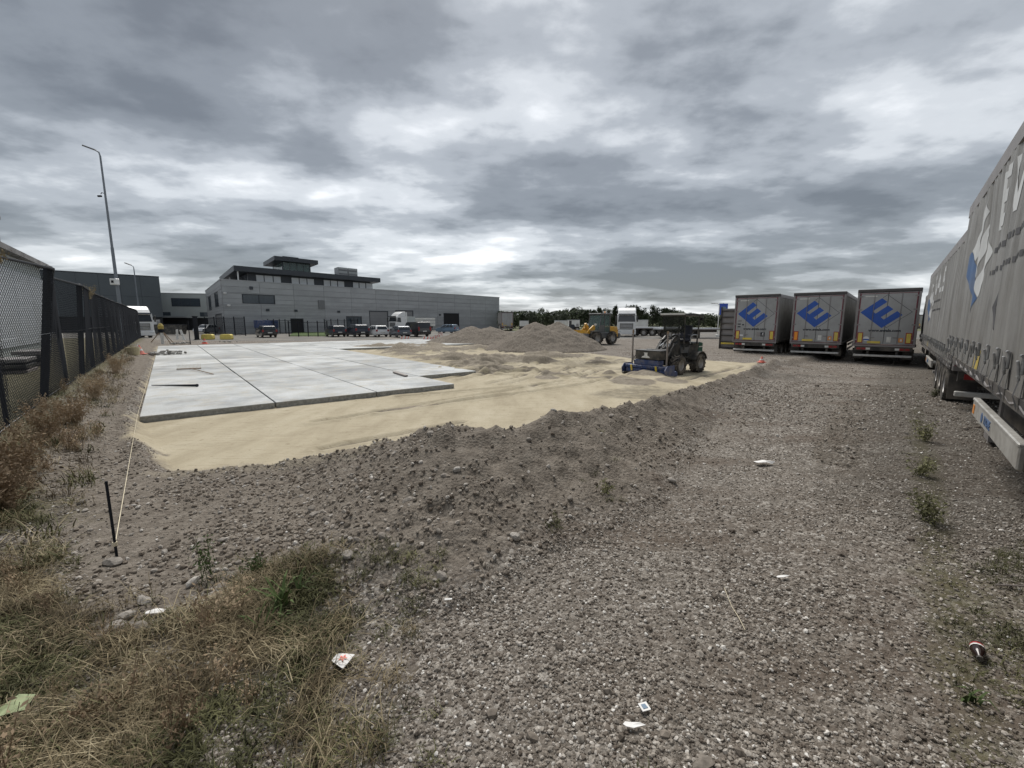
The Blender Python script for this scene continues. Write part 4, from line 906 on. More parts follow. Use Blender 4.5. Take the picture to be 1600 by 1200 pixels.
def tractor_unit(loc, rz, label, paint, sleeper=True, group=None):
    t = thing('truck_tractor', label, 'truck', loc, rz, group)
    w = MB(); w.prism([(.02, .95), (0, 2.0), (-.18, 2.95), (-.35, 3.05), (-2.25, 3.05), (-2.3, .95)], -1.23, 1.23, 'y'); w.build('cab', paint, t, bevel=.07)
    w = MB(); w.prism([(-.45, 3.02), (-.9, 3.5), (-1.6, 3.85), (-2.28, 3.92), (-2.28, 3.02)], -1.15, 1.15, 'y'); w.build('roof_deflector', paint, t, bevel=.06)
    w = MB(); w.add([(.03, -1.1, 2.0), (.03, 1.1, 2.0), (-.145, 1.02, 2.82), (-.145, -1.02, 2.82)], [(0, 1, 2, 3)]); w.add([(.0, -1.1, 1.98), (.0, 1.1, 1.98), (-.17, 1.02, 2.8), (-.17, -1.02, 2.8)], [(0, 3, 2, 1)]); w.build('windscreen', M['glass'], t)
    w = MB(); w.box((.0, 0, 3.0), (.35, 2.2, .08), ry=.35); w.build('sun_visor', M['glass'], t)
    w = MB(); w.lohi((.03, -.85, 1.05), (.07, .85, 1.8)); g = w.build('grille', M['mach_black'], t)
    for i in range(4):
        w = MB(); w.lohi((.07, -.8, 1.12+i*.18), (.09, .8, 1.19+i*.18)); w.build('grille_bar', M['silver'], g)
    w = MB(); w.lohi((-.75, -1.24, .3), (.1, 1.24, .93), ch=.06); w.build('bumper', paint, t)
    for s in (-1, 1):
        w = MB(); w.box((.09, s*.92, .72), (.1, .42, .2), ch=.03); w.build('headlight', M['palewin'], t)
        w = MB(); w.add([(-.2, s*1.243, 1.95), (-.35, s*1.243, 2.75), (-1.05, s*1.243, 2.75), (-1.15, s*1.243, 1.85)], [(0, 1, 2, 3)]); w.build('side_window', M['glass'], t)
        w = MB(); w.box((.12, s*1.38, 2.35), (.16, .18, .75), ch=.03); w.build('mirror', M['mach_black'], t)
        w = MB(); w.lohi((-4.2, s*.85-.3, .45), (-2.5, s*.85+.3, 1.0), ch=.08); w.build('fuel_tank', M['silver'], t)
        w = MB(); w.lohi((-2.6, s*1.18-.03, 1.0), (-2.3, s*1.18+.03, 3.8)); w.build('side_fairing', paint, t)
    w = MB(); w.lohi((-5.9, -.45, .75), (-.3, .45, 1.0)); w.build('chassis', M['mach_black'], t)
    w = MB(); w.lathe([(0, 0), (.5, 0), (.5, .1), (0, .12)], (-4.6, 0, 1.02), 12); w.build('fifth_wheel', M['mach_black'], t)
    for xw in (-1.3, -4.9):
        for s in (-1, 1): wheel(t, (xw, s*1.05, .5), .5, .32 if xw > -2 else .5, n=16)
    return t
p = at(206, 516, 0)
tractor_unit((-45.0, 52.5, 0), HV+math.pi+.25, 'white lorry tractor unit parked at the far end of the chain-link fence', M['white_paint'])
HBF = math.atan2(BF.y, BF.x)
tk = tractor_unit((-23.2, 84.0, 0), HBF+math.pi, 'white lorry tractor unit parked across the warehouse roller doors', M['white_paint'])
w = MB(); w.lohi((-4.6, -1.2, 1.1), (-2.75, 1.2, 2.95), ch=.03); w.build('side_panel', M['palewall'], tk)
rb = thing('tipping_body', 'pale open cargo body standing behind the white tractor unit', 'cargo body', tuple(Vector((-23.2, 84, 0))+BF*6.4), HBF)
w = MB(); w.lohi((0, -1.2, 1.05), (3.4, 1.2, 2.7), ch=.04); w.build('body', M['white_dull'], rb)
w = MB(); w.lohi((.0, -1.23, 2.2), (3.4, -1.2, 2.35)); w.lohi((.0, -1.23, 1.6), (3.4, -1.2, 1.7)); w.build('side_rib', M['facade'], rb)
w = MB(); w.lohi((0, -.5, .7), (3.3, .5, 1.04)); w.build('chassis', M['mach_black'], rb)
for xw in (.8, 2.2):
    for s in (-1, 1): wheel(rb, (xw, s*.95, .48), .48, .4, n=14)

# ---------------------------------------------------------------- lorry trailers
LT, WT = 13.6, 2.55
def logo(parent, mats, cx, cz, hw, hh, plane, ext=.004):
    # a leaning letter E in a thin diamond outline; plane(p, z, d) -> point
    A = (-hw, 0); ax = (hw, hh); sx = (hw, -hh)          # arms up-right, spine down-right
    def pq(a, s): return (cx+A[0]+ax[0]*a+sx[0]*s, cz+A[1]+ax[1]*a+sx[1]*s)
    def poly(mb, pts):
        n = len(pts); P = [plane(*pq(*q), d) for d in (.001, ext) for q in pts]
        mb.add(P, [tuple(range(n)), tuple(range(2*n-1, n-1, -1))]+[(i, (i+1) % n, n+(i+1) % n, n+i) for i in range(n)])
    e = MB(); poly(e, [(0, 0), (.80, 0), (.80, .215), (.27, .215), (.27, .345), (.72, .345), (.72, .56), (.27, .56), (.27, .69), (.74, .69), (.74, .91), (0, .91)]); e.build('logo', mats[0], parent)
    o = MB(); t_ = .012
    for q in ([(.83, 0), (1, 0), (1, t_), (.83, t_)], [(1-t_, t_), (1, t_), (1, 1-t_), (1-t_, 1-t_)], [(.1, 1-t_), (1, 1-t_), (1, 1), (.1, 1)], [(.1, .94), (.1+t_, .94), (.1+t_, 1-t_), (.1, 1-t_)]): poly(o, q)
    o.build('logo_outline', mats[1], parent)
def put_text(parent, txt, size, m, fn, name='lettering', sx=1, bold=0):
    # fn: 4x4 matrix placing the text plane (x right, y up, z out)
    o = link(name, text_mesh(txt, size, m, .0015, bold=bold), parent); o.matrix_local = fn @ Matrix.Diagonal((sx, 1, 1, 1)); return o
def trailer(loc, rz, label, group, rear_style=0, curtain_detail=False, ribs=False):
    # local: x forward from the rear doors, y to the left, z up
    t = thing('curtain_trailer', label, 'trailer', loc, rz, group); hw = WT/2
    w = MB(); w.lohi((.06, -hw+.05, 1.12), (LT, hw-.05, 3.93)); w.build('cargo_body', M['t_dark'], t)
    w = MB(); w.lohi((.0, -hw, 3.93), (LT, hw, 4.0), ch=.02); w.build('roof', M['t_frame'], t)
    w = MB(); w.lohi((-.05, -hw-.01, 3.86), (.14, hw+.01, 4.02), ch=.02); w.build('roof_header', M['t_roof'], t)
    for s in (-1, 1):
        w = MB(); w.lohi((-.02, s*hw-(.1 if s > 0 else 0), .98), (.12, s*hw+(.1 if s < 0 else 0), 3.86), ch=.015); w.build('corner_post', M['t_frame'], t)
        w = MB(); w.lohi((.12, s*hw-.06 if s > 0 else s*hw-.02, 3.78), (LT, s*hw+.02 if s > 0 else s*hw+.06, 3.99)); w.build('roof_rail', M['t_frame'], t)
        w = MB(); w.lohi((.12, s*hw-.05, .98), (LT, s*hw+.03, 1.10)); w.build('side_rave', M['t_dark'], t)
    # doors
    for s in (-1, 1):
        w = MB(); w.lohi((-.005 if s > 0 else -.005, .008 if s > 0 else -hw+.11, 1.1), (.05, hw-.11 if s > 0 else -.008, 3.84), ch=.012); d = w.build('rear_door', M['t_body'], t)
        for yy in (.55,):
            w = MB(); w.tube((-.03, s*yy, 1.13), (-.03, s*yy, 3.8), .014, n=6); w.build('lock_rod', M['t_frame'], d)
            w = MB(); w.box((-.035, s*yy-s*.08, 1.45), (.03, .2, .04)); w.build('lock_handle', M['t_frame'], d)
        for zz in (1.3, 2.1, 2.9, 3.6):
            w = MB(); w.lohi((-.025, s*(hw-.16)-.08, zz), (-.006, s*(hw-.16)+.08, zz+.07)); w.build('hinge', M['t_frame'], d)
        w = MB(); w.lohi((-.012, s*(hw-.135)-.022, 1.14), (-.0055, s*(hw-.135)+.022, 3.82)); w.build('reflective_strip', M['t_red'], d)
        w = MB(); yy = s*(hw-.29); w.lohi((-.035, yy-.12, 1.16), (-.006, yy+.12, 1.72)); mk = w.build('marker_board', M['redlight'], t)
        w = MB(); w.lohi((-.04, yy-.085, 1.20), (-.0355, yy+.085, 1.68)); w.build('marker_face', M['orange'] if (rear_style == 1 and s > 0) else M['plate_y'], mk)
    w = MB(); w.lohi((-.012, -hw+.16, 3.77), (-.0055, hw-.16, 3.80)); w.build('reflective_strip', M['t_red'], t)
    w = MB(); w.lohi((-.03, -hw, .96), (.1, hw, 1.09), ch=.01); w.build('rear_sill', M['t_frame'], t)
    w = MB(); w.lohi((-.04, -hw+.02, 1.065), (-.0305, hw-.02, 1.085)); w.build('reflective_strip', M['t_red'], t)
    w = MB(); w.lohi((-.01, -hw+.1, .74), (.12, hw-.1, .955)); w.build('light_beam', M['t_dark'], t)
    for s in (-1, 1):
        for k_, mm in ((.28, 'redlight'), (.5, 'amber'), (.68, 'white_dull')):
            w = MB(); w.lohi((-.035, s*(hw-k_)-.09, .79), (-.0105, s*(hw-k_)+.09, .90)); w.build('tail_light', M[mm if mm != 'amber' else 'redlight'], t)
        w = MB(); w.box((.4, s*1.05, .58), (.02, .45, .55)); w.build('mudflap', M['t_dark'], t)
        w = MB(); w.lohi((.06, s*.6-.05, .5), (.16, s*.6+.05, .74)); w.build('bumper_bracket', M['t_dark'], t)
    w = MB(); w.lohi((-.04, -hw+.08, .42), (.06, hw-.08, .53), ch=.015); w.build('underrun_bar', M['t_bar'], t)
    w = MB(); w.lohi((-.05, .12, 1.14), (-.031, .66, 1.26)); w.build('licence_plate', M['plate_y'], t)
    # chassis, axles, legs, side guards
    for s in (-1, 1):
        w = MB(); w.lohi((.2, s*.5-.06, .82), (LT-1, s*.5+.06, .975)); w.build('chassis_rail', M['t_dark'], t)
        for xw in (2.1, 3.4, 4.7): wheel(t, (xw, s*1.05, .5), .5, .38, n=18)
        w = MB(); w.lohi((10.0, s*.85-.07, .12), (10.18, s*.85+.07, .95)); w.lohi((9.9, s*.85-.16, .03), (10.3, s*.85+.16, .12)); w.build('landing_leg', M['t_frame'], t)
        for zz in ((.42, .72) if not curtain_detail else ()):
            w = MB(); w.lohi((5.5, s*(hw-.02)-.03, zz), (10.2, s*(hw-.02)+.03, zz+.13)); w.build('side_guard', M['t_frame'], t)
        # curtain
        if not curtain_detail:
            w = MB(); n = 54; ph = random.uniform(0, 6); vs = []
            for i in range(n+1):
                x_ = .13+(LT-.14)*i/n; dy = .012*math.sin(i*1.9+ph)+.01*math.sin(i*.77)
                vs += [(x_, s*(hw-.012+dy), 3.78), (x_, s*(hw-.002+dy*1.2), 1.02+.012*math.sin(i*1.3))]
            w.add(vs, [(2*i, 2*i+2, 2*i+3, 2*i+1) for i in range(n)]); w.build('curtain', M['curtain'], t, smooth=True)
            if s > 0:
                for i in range(1, 22):
                    w = MB(); x_ = .3+i*.62; w.lohi((x_-.03, hw+.012, 1.0), (x_+.03, hw+.028, 1.52)); w.lohi((x_-.05, hw+.012, 1.42), (x_+.05, hw+.05, 1.52)); w.build('strap', M['strap'], t)
    w = MB(); w.tube((2.1, -1, .5), (2.1, 1, .5), .07, n=8); w.tube((3.4, -1, .5), (3.4, 1, .5), .07, n=8); w.tube((4.7, -1, .5), (4.7, 1, .5), .07, n=8); w.build('axles', M['t_dark'], t).name = 'axle_set'
    return t
def rear_art(t, style):
    pl = lambda p, z, d: (-.006-d, -p, z)                  # seen from behind: p to the right
    logo(t, (M['t_blue'], M['t_ink']), .0 if style != 2 else -.04, 2.80, 1.05, .92, pl)
    def TM(p, z): return Matrix(((0, 0, -1, -.0125), (-1, 0, 0, -p), (0, 1, 0, z), (0, 0, 0, 1)))
    put_text(t, 'www.ewals.com', .20, M['t_ink'], TM(0, 1.83), bold=.007)
    w = MB(); w.lohi((-.02, .45, 3.62), (-.0055, .95, 3.675)); w.build('sticker', M['white_dull'], t)
    if style == 0:
        w = MB(); w.lohi((-.02, -.60, 1.36), (-.0055, -.36, 1.62)); b_ = w.build('sticker', M['t_ink'], t)
        put_text(t, 'f', .24, M['white_paint'], Matrix(((0, 0, -1, -.0225), (-1, 0, 0, -.48), (0, 1, 0, 1.49), (0, 0, 0, 1))), bold=.006)
        w = MB(); w.lohi((-.02, -.34, 1.36), (-.0055, -.14, 1.64)); w.build('sticker', M['t_frame'], t)
        for (p, z, a, b_) in ((-.92, 2.10, .16, .07), (-.7, 2.06, .1, .08), (-.93, 1.93, .17, .07), (-.9, 2.3, .2, .1)):
            w = MB(); w.lohi((-.02, -p-a/2, z), (-.0055, -p+a/2, z+b_)); w.build('sticker', M['t_ink'] if z < 2.2 else M['t_frame'], t)
        w = MB(); w.lohi((-.02, .66, 1.36), (-.0055, .85, 1.46)); w.build('sticker', M['white_paint'], t)
    else:
        w = MB(); w.lohi((-.02, -.30, 1.2), (-.0055, -.12, 1.5)); w.build('sticker', M['white_dull'], t)
        w = MB(); w.lohi((-.02, -.78, 1.22), (-.0055, -.60, 1.44)); b_ = w.build('sticker', M['amber'], t)
        w = MB(); w.lohi((-.023, -.74, 1.27), (-.0205, -.66, 1.38)); w.build('sticker', M['white_dull'], t)
    if style == 2:
        w = MB(); w.lathe([(0, 0), (.13, 0), (.13, .014), (0, .014)], (-.021, .72, 1.38), 16, 'x'); w.build('sticker', M['white_paint'], t)
        w = MB(); w.lohi((-.024, .60, 1.30), (-.0215, .84, 1.37)); w.build('sticker', M['t_blue'], t)
ROWRZ = math.atan2(DD.y, DD.x)
GT = 'curtain trailers backed up side by side'
def rear_at(pxl, pxr, ytop, ztop, sc=1.0):
    pass
def place_rear(px_c, py_top, zt):
    return fwd(px_c, py_top, (zt-CAMZ)/ray(px_c, py_top).z*ray(px_c, py_top).y)
GZ = -.27
T_ = []
for (pxc, pyt, lab, st) in ((1183.5, 460.5, 'grey trailer with blue E logo, leftmost of the three, small square stickers on its doors', 0), (1281, 457.0, 'grey trailer with blue E logo in the middle of the three, orange left marker board', 1), (1390, 451.6, 'grey trailer with blue E logo, rightmost of the three, round sticker on its door', 2)):
    p = place_rear(pxc, pyt, GZ+4.0); p.z = GZ
    t = trailer(p, ROWRZ+(-.012, .008, .0)[st], lab, GT, st); rear_art(t, st); T_.append(t)
# more trailers further back
p = place_rear(1447, 492, GZ+4.0); p.z = GZ
trailer(p, ROWRZ, 'plain grey trailer far back in the gap right of the three logo trailers', 'trailers further back')
p = place_rear(792.5, 487.5, 4.0); p.z = 0
trailer(p, R(95), 'grey trailer standing at the right end of the warehouse', 'trailers further back')

# stack of folded flat racks left of the logo trailers
sr = thing('rack_stack', 'tall ribbed grey rack stack left of the three logo trailers', 'rack', tuple(at(1143, 549, GZ)), ROWRZ)
w = MB(); w.lohi((.1, -.7, .2), (3.0, .9, 3.3)); w.build('core', M['t_frame'], sr)
for i in range(7):
    w = MB(); w.lohi((-.02, -.75, .25+i*.47), (3.05, .95, .33+i*.47)); w.build('shelf_rib', M['t_dark'], sr)
for yy in (-.75, .87):
    w = MB(); w.lohi((-.06, yy, 0), (.08, yy+.08, 3.4)); w.build('upright', M['t_dark'], sr)
w = MB(); w.lohi((-.1, -.6, .55), (-.04, .8, .68)); w.build('reflector_bar', M['plate_y'], sr)

# the long row on the right: two curtain trailers end to end, and a third beyond
def side_trailer(along_far, pdist, gz, label, length, detail, skew=0.0, part_letters=True):
    # rear doors towards us; the left side faces the yard
    o = DD*(along_far-LT)+DN*(pdist+WT/2)
    t = trailer((o.x, o.y, gz), ROWRZ+skew, label, 'curtain trailers parked end to end in a row', 0, True)
    hw = WT/2; s = 1                                    # local left side faces the yard; u runs from the far end towards us
    nxs, nzs = 260, 26
    def surf(x_, z_):
        f = (z_-1.06)/2.75
        am = .008+.014*math.sin(3.1416*min(1, max(0, f))**.7)+.007*max(0, f)
        dy = am*math.sin(x_*8.7+1.1*math.sin(x_*1.9))*(.35+.65*abs(math.sin(x_*.9+.4)))+.012*math.sin(x_*19+z_*1.3)*(.3+.5*f)+.03*math.sin(x_*1.1)*math.sin(3.14*f)
        return hw+.012+dy
    w = MB(); vs = []
    for i in range(nxs+1):
        x_ = .12+(LT-.14)*i/nxs; zb = 1.04+.018*math.cos(2*math.pi*(x_-.3)/.68)-.01
        for j in range(nzs+1):
            z_ = zb+(3.80-zb)*j/nzs; vs.append((x_, s*surf(x_, z_), z_))
    n1 = nzs+1
    w.add(vs, [(i*n1+j, (i+1)*n1+j, (i+1)*n1+j+1, i*n1+j+1) for i in range(nxs) for j in range(nzs)]); cu = w.build('curtain', M['curtain'], t, smooth=True)
    w = MB(); pts = [(.12+(LT-.14)*i/160, 0, 0) for i in range(161)]
    pts = [(p_[0], s*(surf(p_[0], 1.04)+.006), 1.03+.018*math.cos(2*math.pi*(p_[0]-.3)/.68)) for p_ in pts]; w.path(pts, .017, 6); w.build('hem_tube', M['t_frame'], t)
    # straps with buckles
    x_ = .3; first = None
    while x_ < LT-.1:
        q = surf(x_, 1.2)
        w = MB(); w.add([(-.022, 0, 1.30), (.022, 0, 1.30), (.022, .012, 1.0), (-.022, .012, 1.0), (.022, -.10, .93), (-.022, -.10, .93)], [(0, 1, 2, 3), (3, 2, 4, 5)])
        if first is None:
            stm = w.mesh('strap', M['strap'])
            w = MB(); w.box((0, .02, 1.38), (.046, .025, .17), ch=.008); w.box((.0, .042, 1.33), (.034, .02, .18), rx=-.12, ch=.006); w.tube((-.034, .03, 1.46), (.034, .03, 1.46), .013, n=8); w.tube((-.03, .035, 1.28), (.03, .035, 1.28), .012, n=8); bkm = w.mesh('buckle', M['buckle'])
            w = MB(); w.add([(.03, .03, 1.26), (-.03, .03, 1.26), (-.05, .055, 1.12), (.01, .055, 1.12), (-.08, .03, 1.04), (-.05, .03, 1.0)], [(0, 1, 2, 3), (3, 2, 4, 5)]); tlm = w.mesh('strap_tail', M['strap']); first = 1
        st_ = link('strap', stm, t); st_.location = (x_, q+.006, 0); 
        bk = link('buckle', bkm, st_); bk.rotation_euler.y = random.uniform(-.06, .06)
        link('strap_tail', tlm, st_).location.x = random.uniform(-.01, .02)
        x_ += .68
    w = MB(); xx = 4.1
    w.add([(LT-a, s*(surf(LT-a, z_)+.004), z_) for (a, z_) in ((xx-.14, 1.06), (xx+.14, 1.06), (xx+.14, 1.36), (xx-.14, 1.36))], [(0, 1, 2, 3)]); w.build('patch', M['ycurtain'], t)
    def drape(name, polys, m, off=.004):
        mb = MB()
        for poly in polys:
            # cut the outline into narrow strips so that the print follows the folds
            xs_ = [q[0] for q in poly]; x0, x1 = min(xs_), max(xs_); n_ = max(2, int((x1-x0)/.035))
            for i in range(n_):
                a, b_ = x0+(x1-x0)*i/n_, x0+(x1-x0)*(i+1)/n_
                def span(xv):
                    zz = []
                    for (p_, q_) in zip(poly, poly[1:]+poly[:1]):
                        if (p_[0]-xv)*(q_[0]-xv) <= 0 and p_[0] != q_[0]: zz.append(p_[1]+(q_[1]-p_[1])*(xv-p_[0])/(q_[0]-p_[0]))
                    return (min(zz), max(zz)) if zz else None
                sa, sb = span(a+1e-5), span(b_-1e-5)
                if not sa or not sb: continue
                k = max(1, int(max(sa[1]-sa[0], sb[1]-sb[0])/.12))
                for j in range(k):
                    P_ = []
                    for (xv, sp_, jj) in ((a, sa, j), (b_, sb, j), (b_, sb, j+1), (a, sa, j+1)):
                        zv = sp_[0]+(sp_[1]-sp_[0])*jj/k; P_.append((LT-xv, s*(surf(LT-xv, zv)+off), zv))
                    mb.add(P_, [(0, 1, 2, 3)])
        return mb.build(name, m, t)
    # reading direction runs from the far end towards us: local +x
    c = (2.70, 2.68); 
    def dm(a, s_): return (c[0]-1.1+1.1*a+1.1*s_, c[1]+.90*a-.90*s_)
    drape('logo_white', [[dm(.28, 0), dm(1, 0), dm(1, .22), dm(.28, .22)], [dm(.28, .345), dm(.92, .345), dm(.92, .56), dm(.28, .56)], [dm(.28, .69), dm(.95, .69), dm(.95, .91), dm(.28, .91)]], M['t_white'])
    drape('logo_blue', [[dm(0, 0), dm(.27, 0), dm(.27, .91), dm(0, .91)]], M['t_bluefade'])
    # large capitals, built from strokes
    def glyph(ch, x0, z0, w_, h_, b_=.15):
        T = lambda *q: [(x0+a*w_, z0+c_*h_) for a, c_ in q]; k = b_/w_; kk = b_/h_
        if ch == 'E': return [T((0, 0), (k, 0), (k, 1), (0, 1)), T((k, 0), (1, 0), (1, kk), (k, kk)), T((k, .5-kk/2), (.9, .5-kk/2), (.9, .5+kk/2), (k, .5+kk/2)), T((k, 1-kk), (1, 1-kk), (1, 1), (k, 1))]
        if ch == 'W': return [T((0, 1), (k*.9, 1), (.33, 0), (.2, 0)), T((.2, 0), (.33, 0), (.55, .8), (.45, .8)), T((.45, .8), (.55, .8), (.8, 0), (.67, 0)), T((.67, 0), (.8, 0), (1, 1), (1-k*.9, 1))]
        if ch == 'A': return [T((0, 0), (k, 0), (.58, 1), (.42, 1)), T((1-k, 0), (1, 0), (.58, 1), (.42, 1)), T((.25, .25), (.75, .25), (.70, .25+kk), (.3, .25+kk))]
        if ch == 'L': return [T((0, 0), (k, 0), (k, 1), (0, 1)), T((k, 0), (1, 0), (1, kk), (k, kk))]
        if ch == 'S': return [T((0, 0), (1, 0), (1, kk), (0, kk)), T((1-k, kk), (1, kk), (1, .5), (1-k, .5)), T((0, .5-kk/2), (1-k, .5-kk/2), (1-k, .5+kk/2), (0, .5+kk/2)), T((0, .5), (k, .5), (k, 1), (0, 1)), T((k, 1-kk), (1, 1-kk), (1, 1), (k, 1))]
        return []
    x0 = 4.15; pol = []
    for ch, ww in (('E', .58), ('W', .95), ('A', .8), ('L', .6), ('S', .65)):
        drape('large_lettering', glyph(ch, x0, 2.92, ww, .72), M['t_white']); x0 += ww+.16
    drape('small_lettering', [[(4.1+i*.14, 2.64), (4.1+i*.14+.09, 2.64), (4.1+i*.14+.09, 2.71), (4.1+i*.14, 2.71)] for i in range(26)], M['t_greyink'])
    drape('small_lettering', [[(4.0+i*.12, 2.36), (4.0+i*.12+.07, 2.36), (4.0+i*.12+.07, 2.42), (4.0+i*.12, 2.42)] for i in range(36)], M['t_greyink'])
    drape('chevron_mark', [[(4.8, 1.92), (4.95, 2.17), (5.05, 2.17), (4.9, 1.92)], [(4.8, 1.92), (4.9, 1.92), (5.05, 1.65), (4.95, 1.65)], [(5.1, 1.92), (5.25, 2.17), (5.35, 2.17), (5.2, 1.92)], [(5.1, 1.92), (5.2, 1.92), (5.35, 1.65), (5.25, 1.65)]], M['t_greyink'])
    # aluminium guard board below the curtain, u0..u1 counted from the far end
    x1, x0_ = LT-detail, LT-detail-2.9
    w = MB(); w.lohi((x0_, hw-.03, .53), (x1, hw+.02, .74), ch=.012); g = w.build('side_guard_board', M['t_guard'], t)
    w = MB(); w.lohi((x0_+.002, hw-.04, .72), (x1-.002, hw+.028, .76), ch=.01); w.build('guard_lip', M['t_guard'], g)
    w = MB(); w.lohi((x0_+.05, hw-.6, .55), (x1-.05, hw-.25, .95)); w.build('pallet_box', M['t_dark'], t)
    o_ = link('guard_lettering', text_mesh('KRONE', .13, M['t_bluefade'], .002, bold=.004), g); o_.matrix_local = Matrix(((-1, 0, 0, x1-1.25), (0, 0, 1, hw+.024), (0, 1, 0, .63), (0, 0, 0, 1)))
    w = MB(); w.lathe([(0, 0), (.06, 0), (.06, .004), (0, .004)], (x1-.86, hw+.021, .63), 16, 'y'); w.build('guard_emblem', M['t_bluefade'], g)
    w = MB(); w.lohi((x1-.2, hw+.021, .57), (x1-.08, hw+.026, .68)); w.build('reflector', M['amber'], g)
    return t
side_trailer(12.75, .85, .30, 'nearest grey curtain trailer with big white letters, running out of the frame at right', 13.6, 4.55)
side_trailer(26.7, .94, .04, 'second grey curtain trailer in the right-hand row, behind the nearest one', 13.6, 4.55, .006)
side_trailer(41.0, 1.2, -.27, 'third grey curtain trailer of the right-hand row, farthest away', 13.6, 4.55)

# ---------------------------------------------------------------- dirt mounds
def mound(px, pyb, pk, hgt, rx, ry, seed, label, depth):
    base = at(px, pyb, 0); cx_, cy_ = base.x, base.y+depth
    n = 110; xs = np.linspace(-rx*1.25, rx*1.25, n); ys = np.linspace(-ry*1.25, ry*1.25, n); X, Y = np.meshgrid(xs, ys)
    z = np.full(X.shape, -9.0)
    for (ox, oy, hh, k) in pk:
        d = np.hypot((X-ox)/rx, (Y-oy)/ry); d = d*(1+.16*fbm(X+seed, Y, .35, 3, seed)); z = np.maximum(z, hh*(1-d*k))
    zmax = z.copy(); z = hgt*z; z = hgt*.97-np.log1p(np.exp((hgt*.97-z)*3.2))/3.2
    z = z+fbm(X+cx_, Y+cy_, .8, 5, seed+3, .6)*.17*np.clip(z/.5, 0, 1)+fbm(X, Y, 5, 3, seed+8)*.08*np.clip(z/.4, 0, 1)
    z = np.where(z < .02, -.15, z)
    me = bpy.data.meshes.new('dirt_mound'); P = np.stack([X.ravel(), Y.ravel(), z.ravel()], 1)
    f = [(j*n+i, j*n+i+1, (j+1)*n+i+1, (j+1)*n+i) for j in range(n-1) for i in range(n-1) if z[j, i] > -.1 or z[j+1, i+1] > -.1 or z[j, i+1] > -.1 or z[j+1, i] > -.1]
    me.from_pydata(P.tolist(), [], f); 
    a = me.attributes.new('soil', 'FLOAT', 'POINT'); a.data.foreach_set('value', np.full(n*n, 1.0, np.float32))
    me.materials.append(M['ground']); me.polygons.foreach_set('use_smooth', [True]*len(me.polygons)); me.update()
    o = link('dirt_mound', me); o.location = (cx_, cy_, 0); tag(o, label, 'dirt mound', 'dirt mounds'); return o
mound(860, 552, [(-.75, 0, 1, 1.0), (.85, .2, .97, 1.02), (-1.5, .4, .72, 1.1)], 2.25, 3.7, 4.0, 5, 'large brown dirt mound in front of the yellow loader', 4.0)
mound(746, 539.5, [(-.9, 0, 1, 1.0), (.9, .4, .96, 1.0), (2.3, .3, .7, 1.1), (-2.2, 0, .55, 1.1)], 1.82, 4.0, 4.2, 12, 'smaller dirt mound to the left, next to the striped barriers', 4.0)

# ---------------------------------------------------------------- compact loader with grading attachment
def lug_wheel(parent, c, r, wd, lugs=16, name='wheel', rimc='rim'):
    w = MB(); h = wd/2; r0 = r*.94
    w.lathe([(r*.52, -h*.86), (r*.75, -h), (r*.93, -h*.86), (r0, -h*.5), (r0, h*.5), (r*.93, h*.86), (r*.75, h), (r*.52, h*.86)], (0, 0, 0), 24, 'y')
    for i in range(lugs):
        for s in (-1, 1):
            a = 2*math.pi*(i+(.25 if s > 0 else -.25))/lugs
            Mx = Matrix.Rotation(a, 4, 'Y') @ Matrix.Translation((0, s*h*.45, r*.965)) @ Matrix.Rotation(s*.75, 4, 'Z')
            x_, y_, z_ = .022*r/.37, h*.52, .028*r/.37
            vs = [(p*x_, q*y_, k*z_) for k in (-1, 1) for q in (-1, 1) for p in (-1, 1)]
            w.add(vs, [(0, 2, 3, 1), (4, 5, 7, 6), (0, 1, 5, 4), (2, 6, 7, 3), (0, 4, 6, 2), (1, 3, 7, 5)], 0, Mx)
    t = w.build(name, M['rubber'], parent, smooth=True); t.location = c
    w = MB(); w.lathe([(0, -h*.3), (r*.15, -h*.38), (r*.2, -h*.2), (r*.42, -h*.25), (r*.5, -h*.8), (r*.53, -h*.82), (r*.53, h*.82), (r*.5, h*.8), (r*.42, h*.25), (r*.2, h*.2), (r*.15, h*.38), (0, h*.3)], (0, 0, 0), 20, 'y')
    rm = w.build('rim', M[rimc], t, smooth=True)
    w = MB()
    for k in range(6):
        q = k*math.pi/3
        for s in (-1, 1): w.tube((.14*r/.37*math.cos(q)*.7, s*h*.2, .14*r/.37*math.sin(q)*.7), (.14*r/.37*math.cos(q)*.7, s*h*.30, .14*r/.37*math.sin(q)*.7), .012, n=6)
    return t
HL = math.atan2(-UD.y, -UD.x)
fw = at(1057, 585.5, 0); cL = Vector((fw.x, fw.y, 0))+VD*.46+UD*.72
ld = thing('compact_loader', 'black compact wheel loader with blue grading attachment on the sand', 'loader', (cL.x, cL.y, .0), HL)
for (xw, r_) in ((.74, .385), (-.74, .385)):
    for s in (-1, 1): lug_wheel(ld, (xw, s*.50, r_-.01), r_, .36)
w = MB(); w.prism([(-1.32, .42), (-1.36, .62), (-1.30, 1.12), (-.35, 1.12), (-.25, .80), (-.2, .38), (-1.1, .34)], -.36, .36, 'y'); w.build('rear_chassis', M['mach_black'], ld, bevel=.025)
w = MB(); w.prism([(-1.34, .78), (-1.33, 1.17), (-1.05, 1.22), (-.98, .80)], -.375, .375, 'y'); gp = w.build('engine_cover', M['mach_green'], ld, bevel=.02)
w = MB(); w.lohi((-1.30, .3755, 1.00), (-1.02, .38, 1.04)); w.build('cover_stripe', M['white_dull'], gp)
w = MB(); w.lohi((-1.60, -.42, .40), (-1.36, .42, .74), ch=.04); w.build('counterweight', M['mach_black'], ld)
w = MB(); w.lohi((-1.02, -.40, 1.10), (-.45, .40, 1.22), ch=.03); w.build('engine_hood', M['mach_black'], ld)
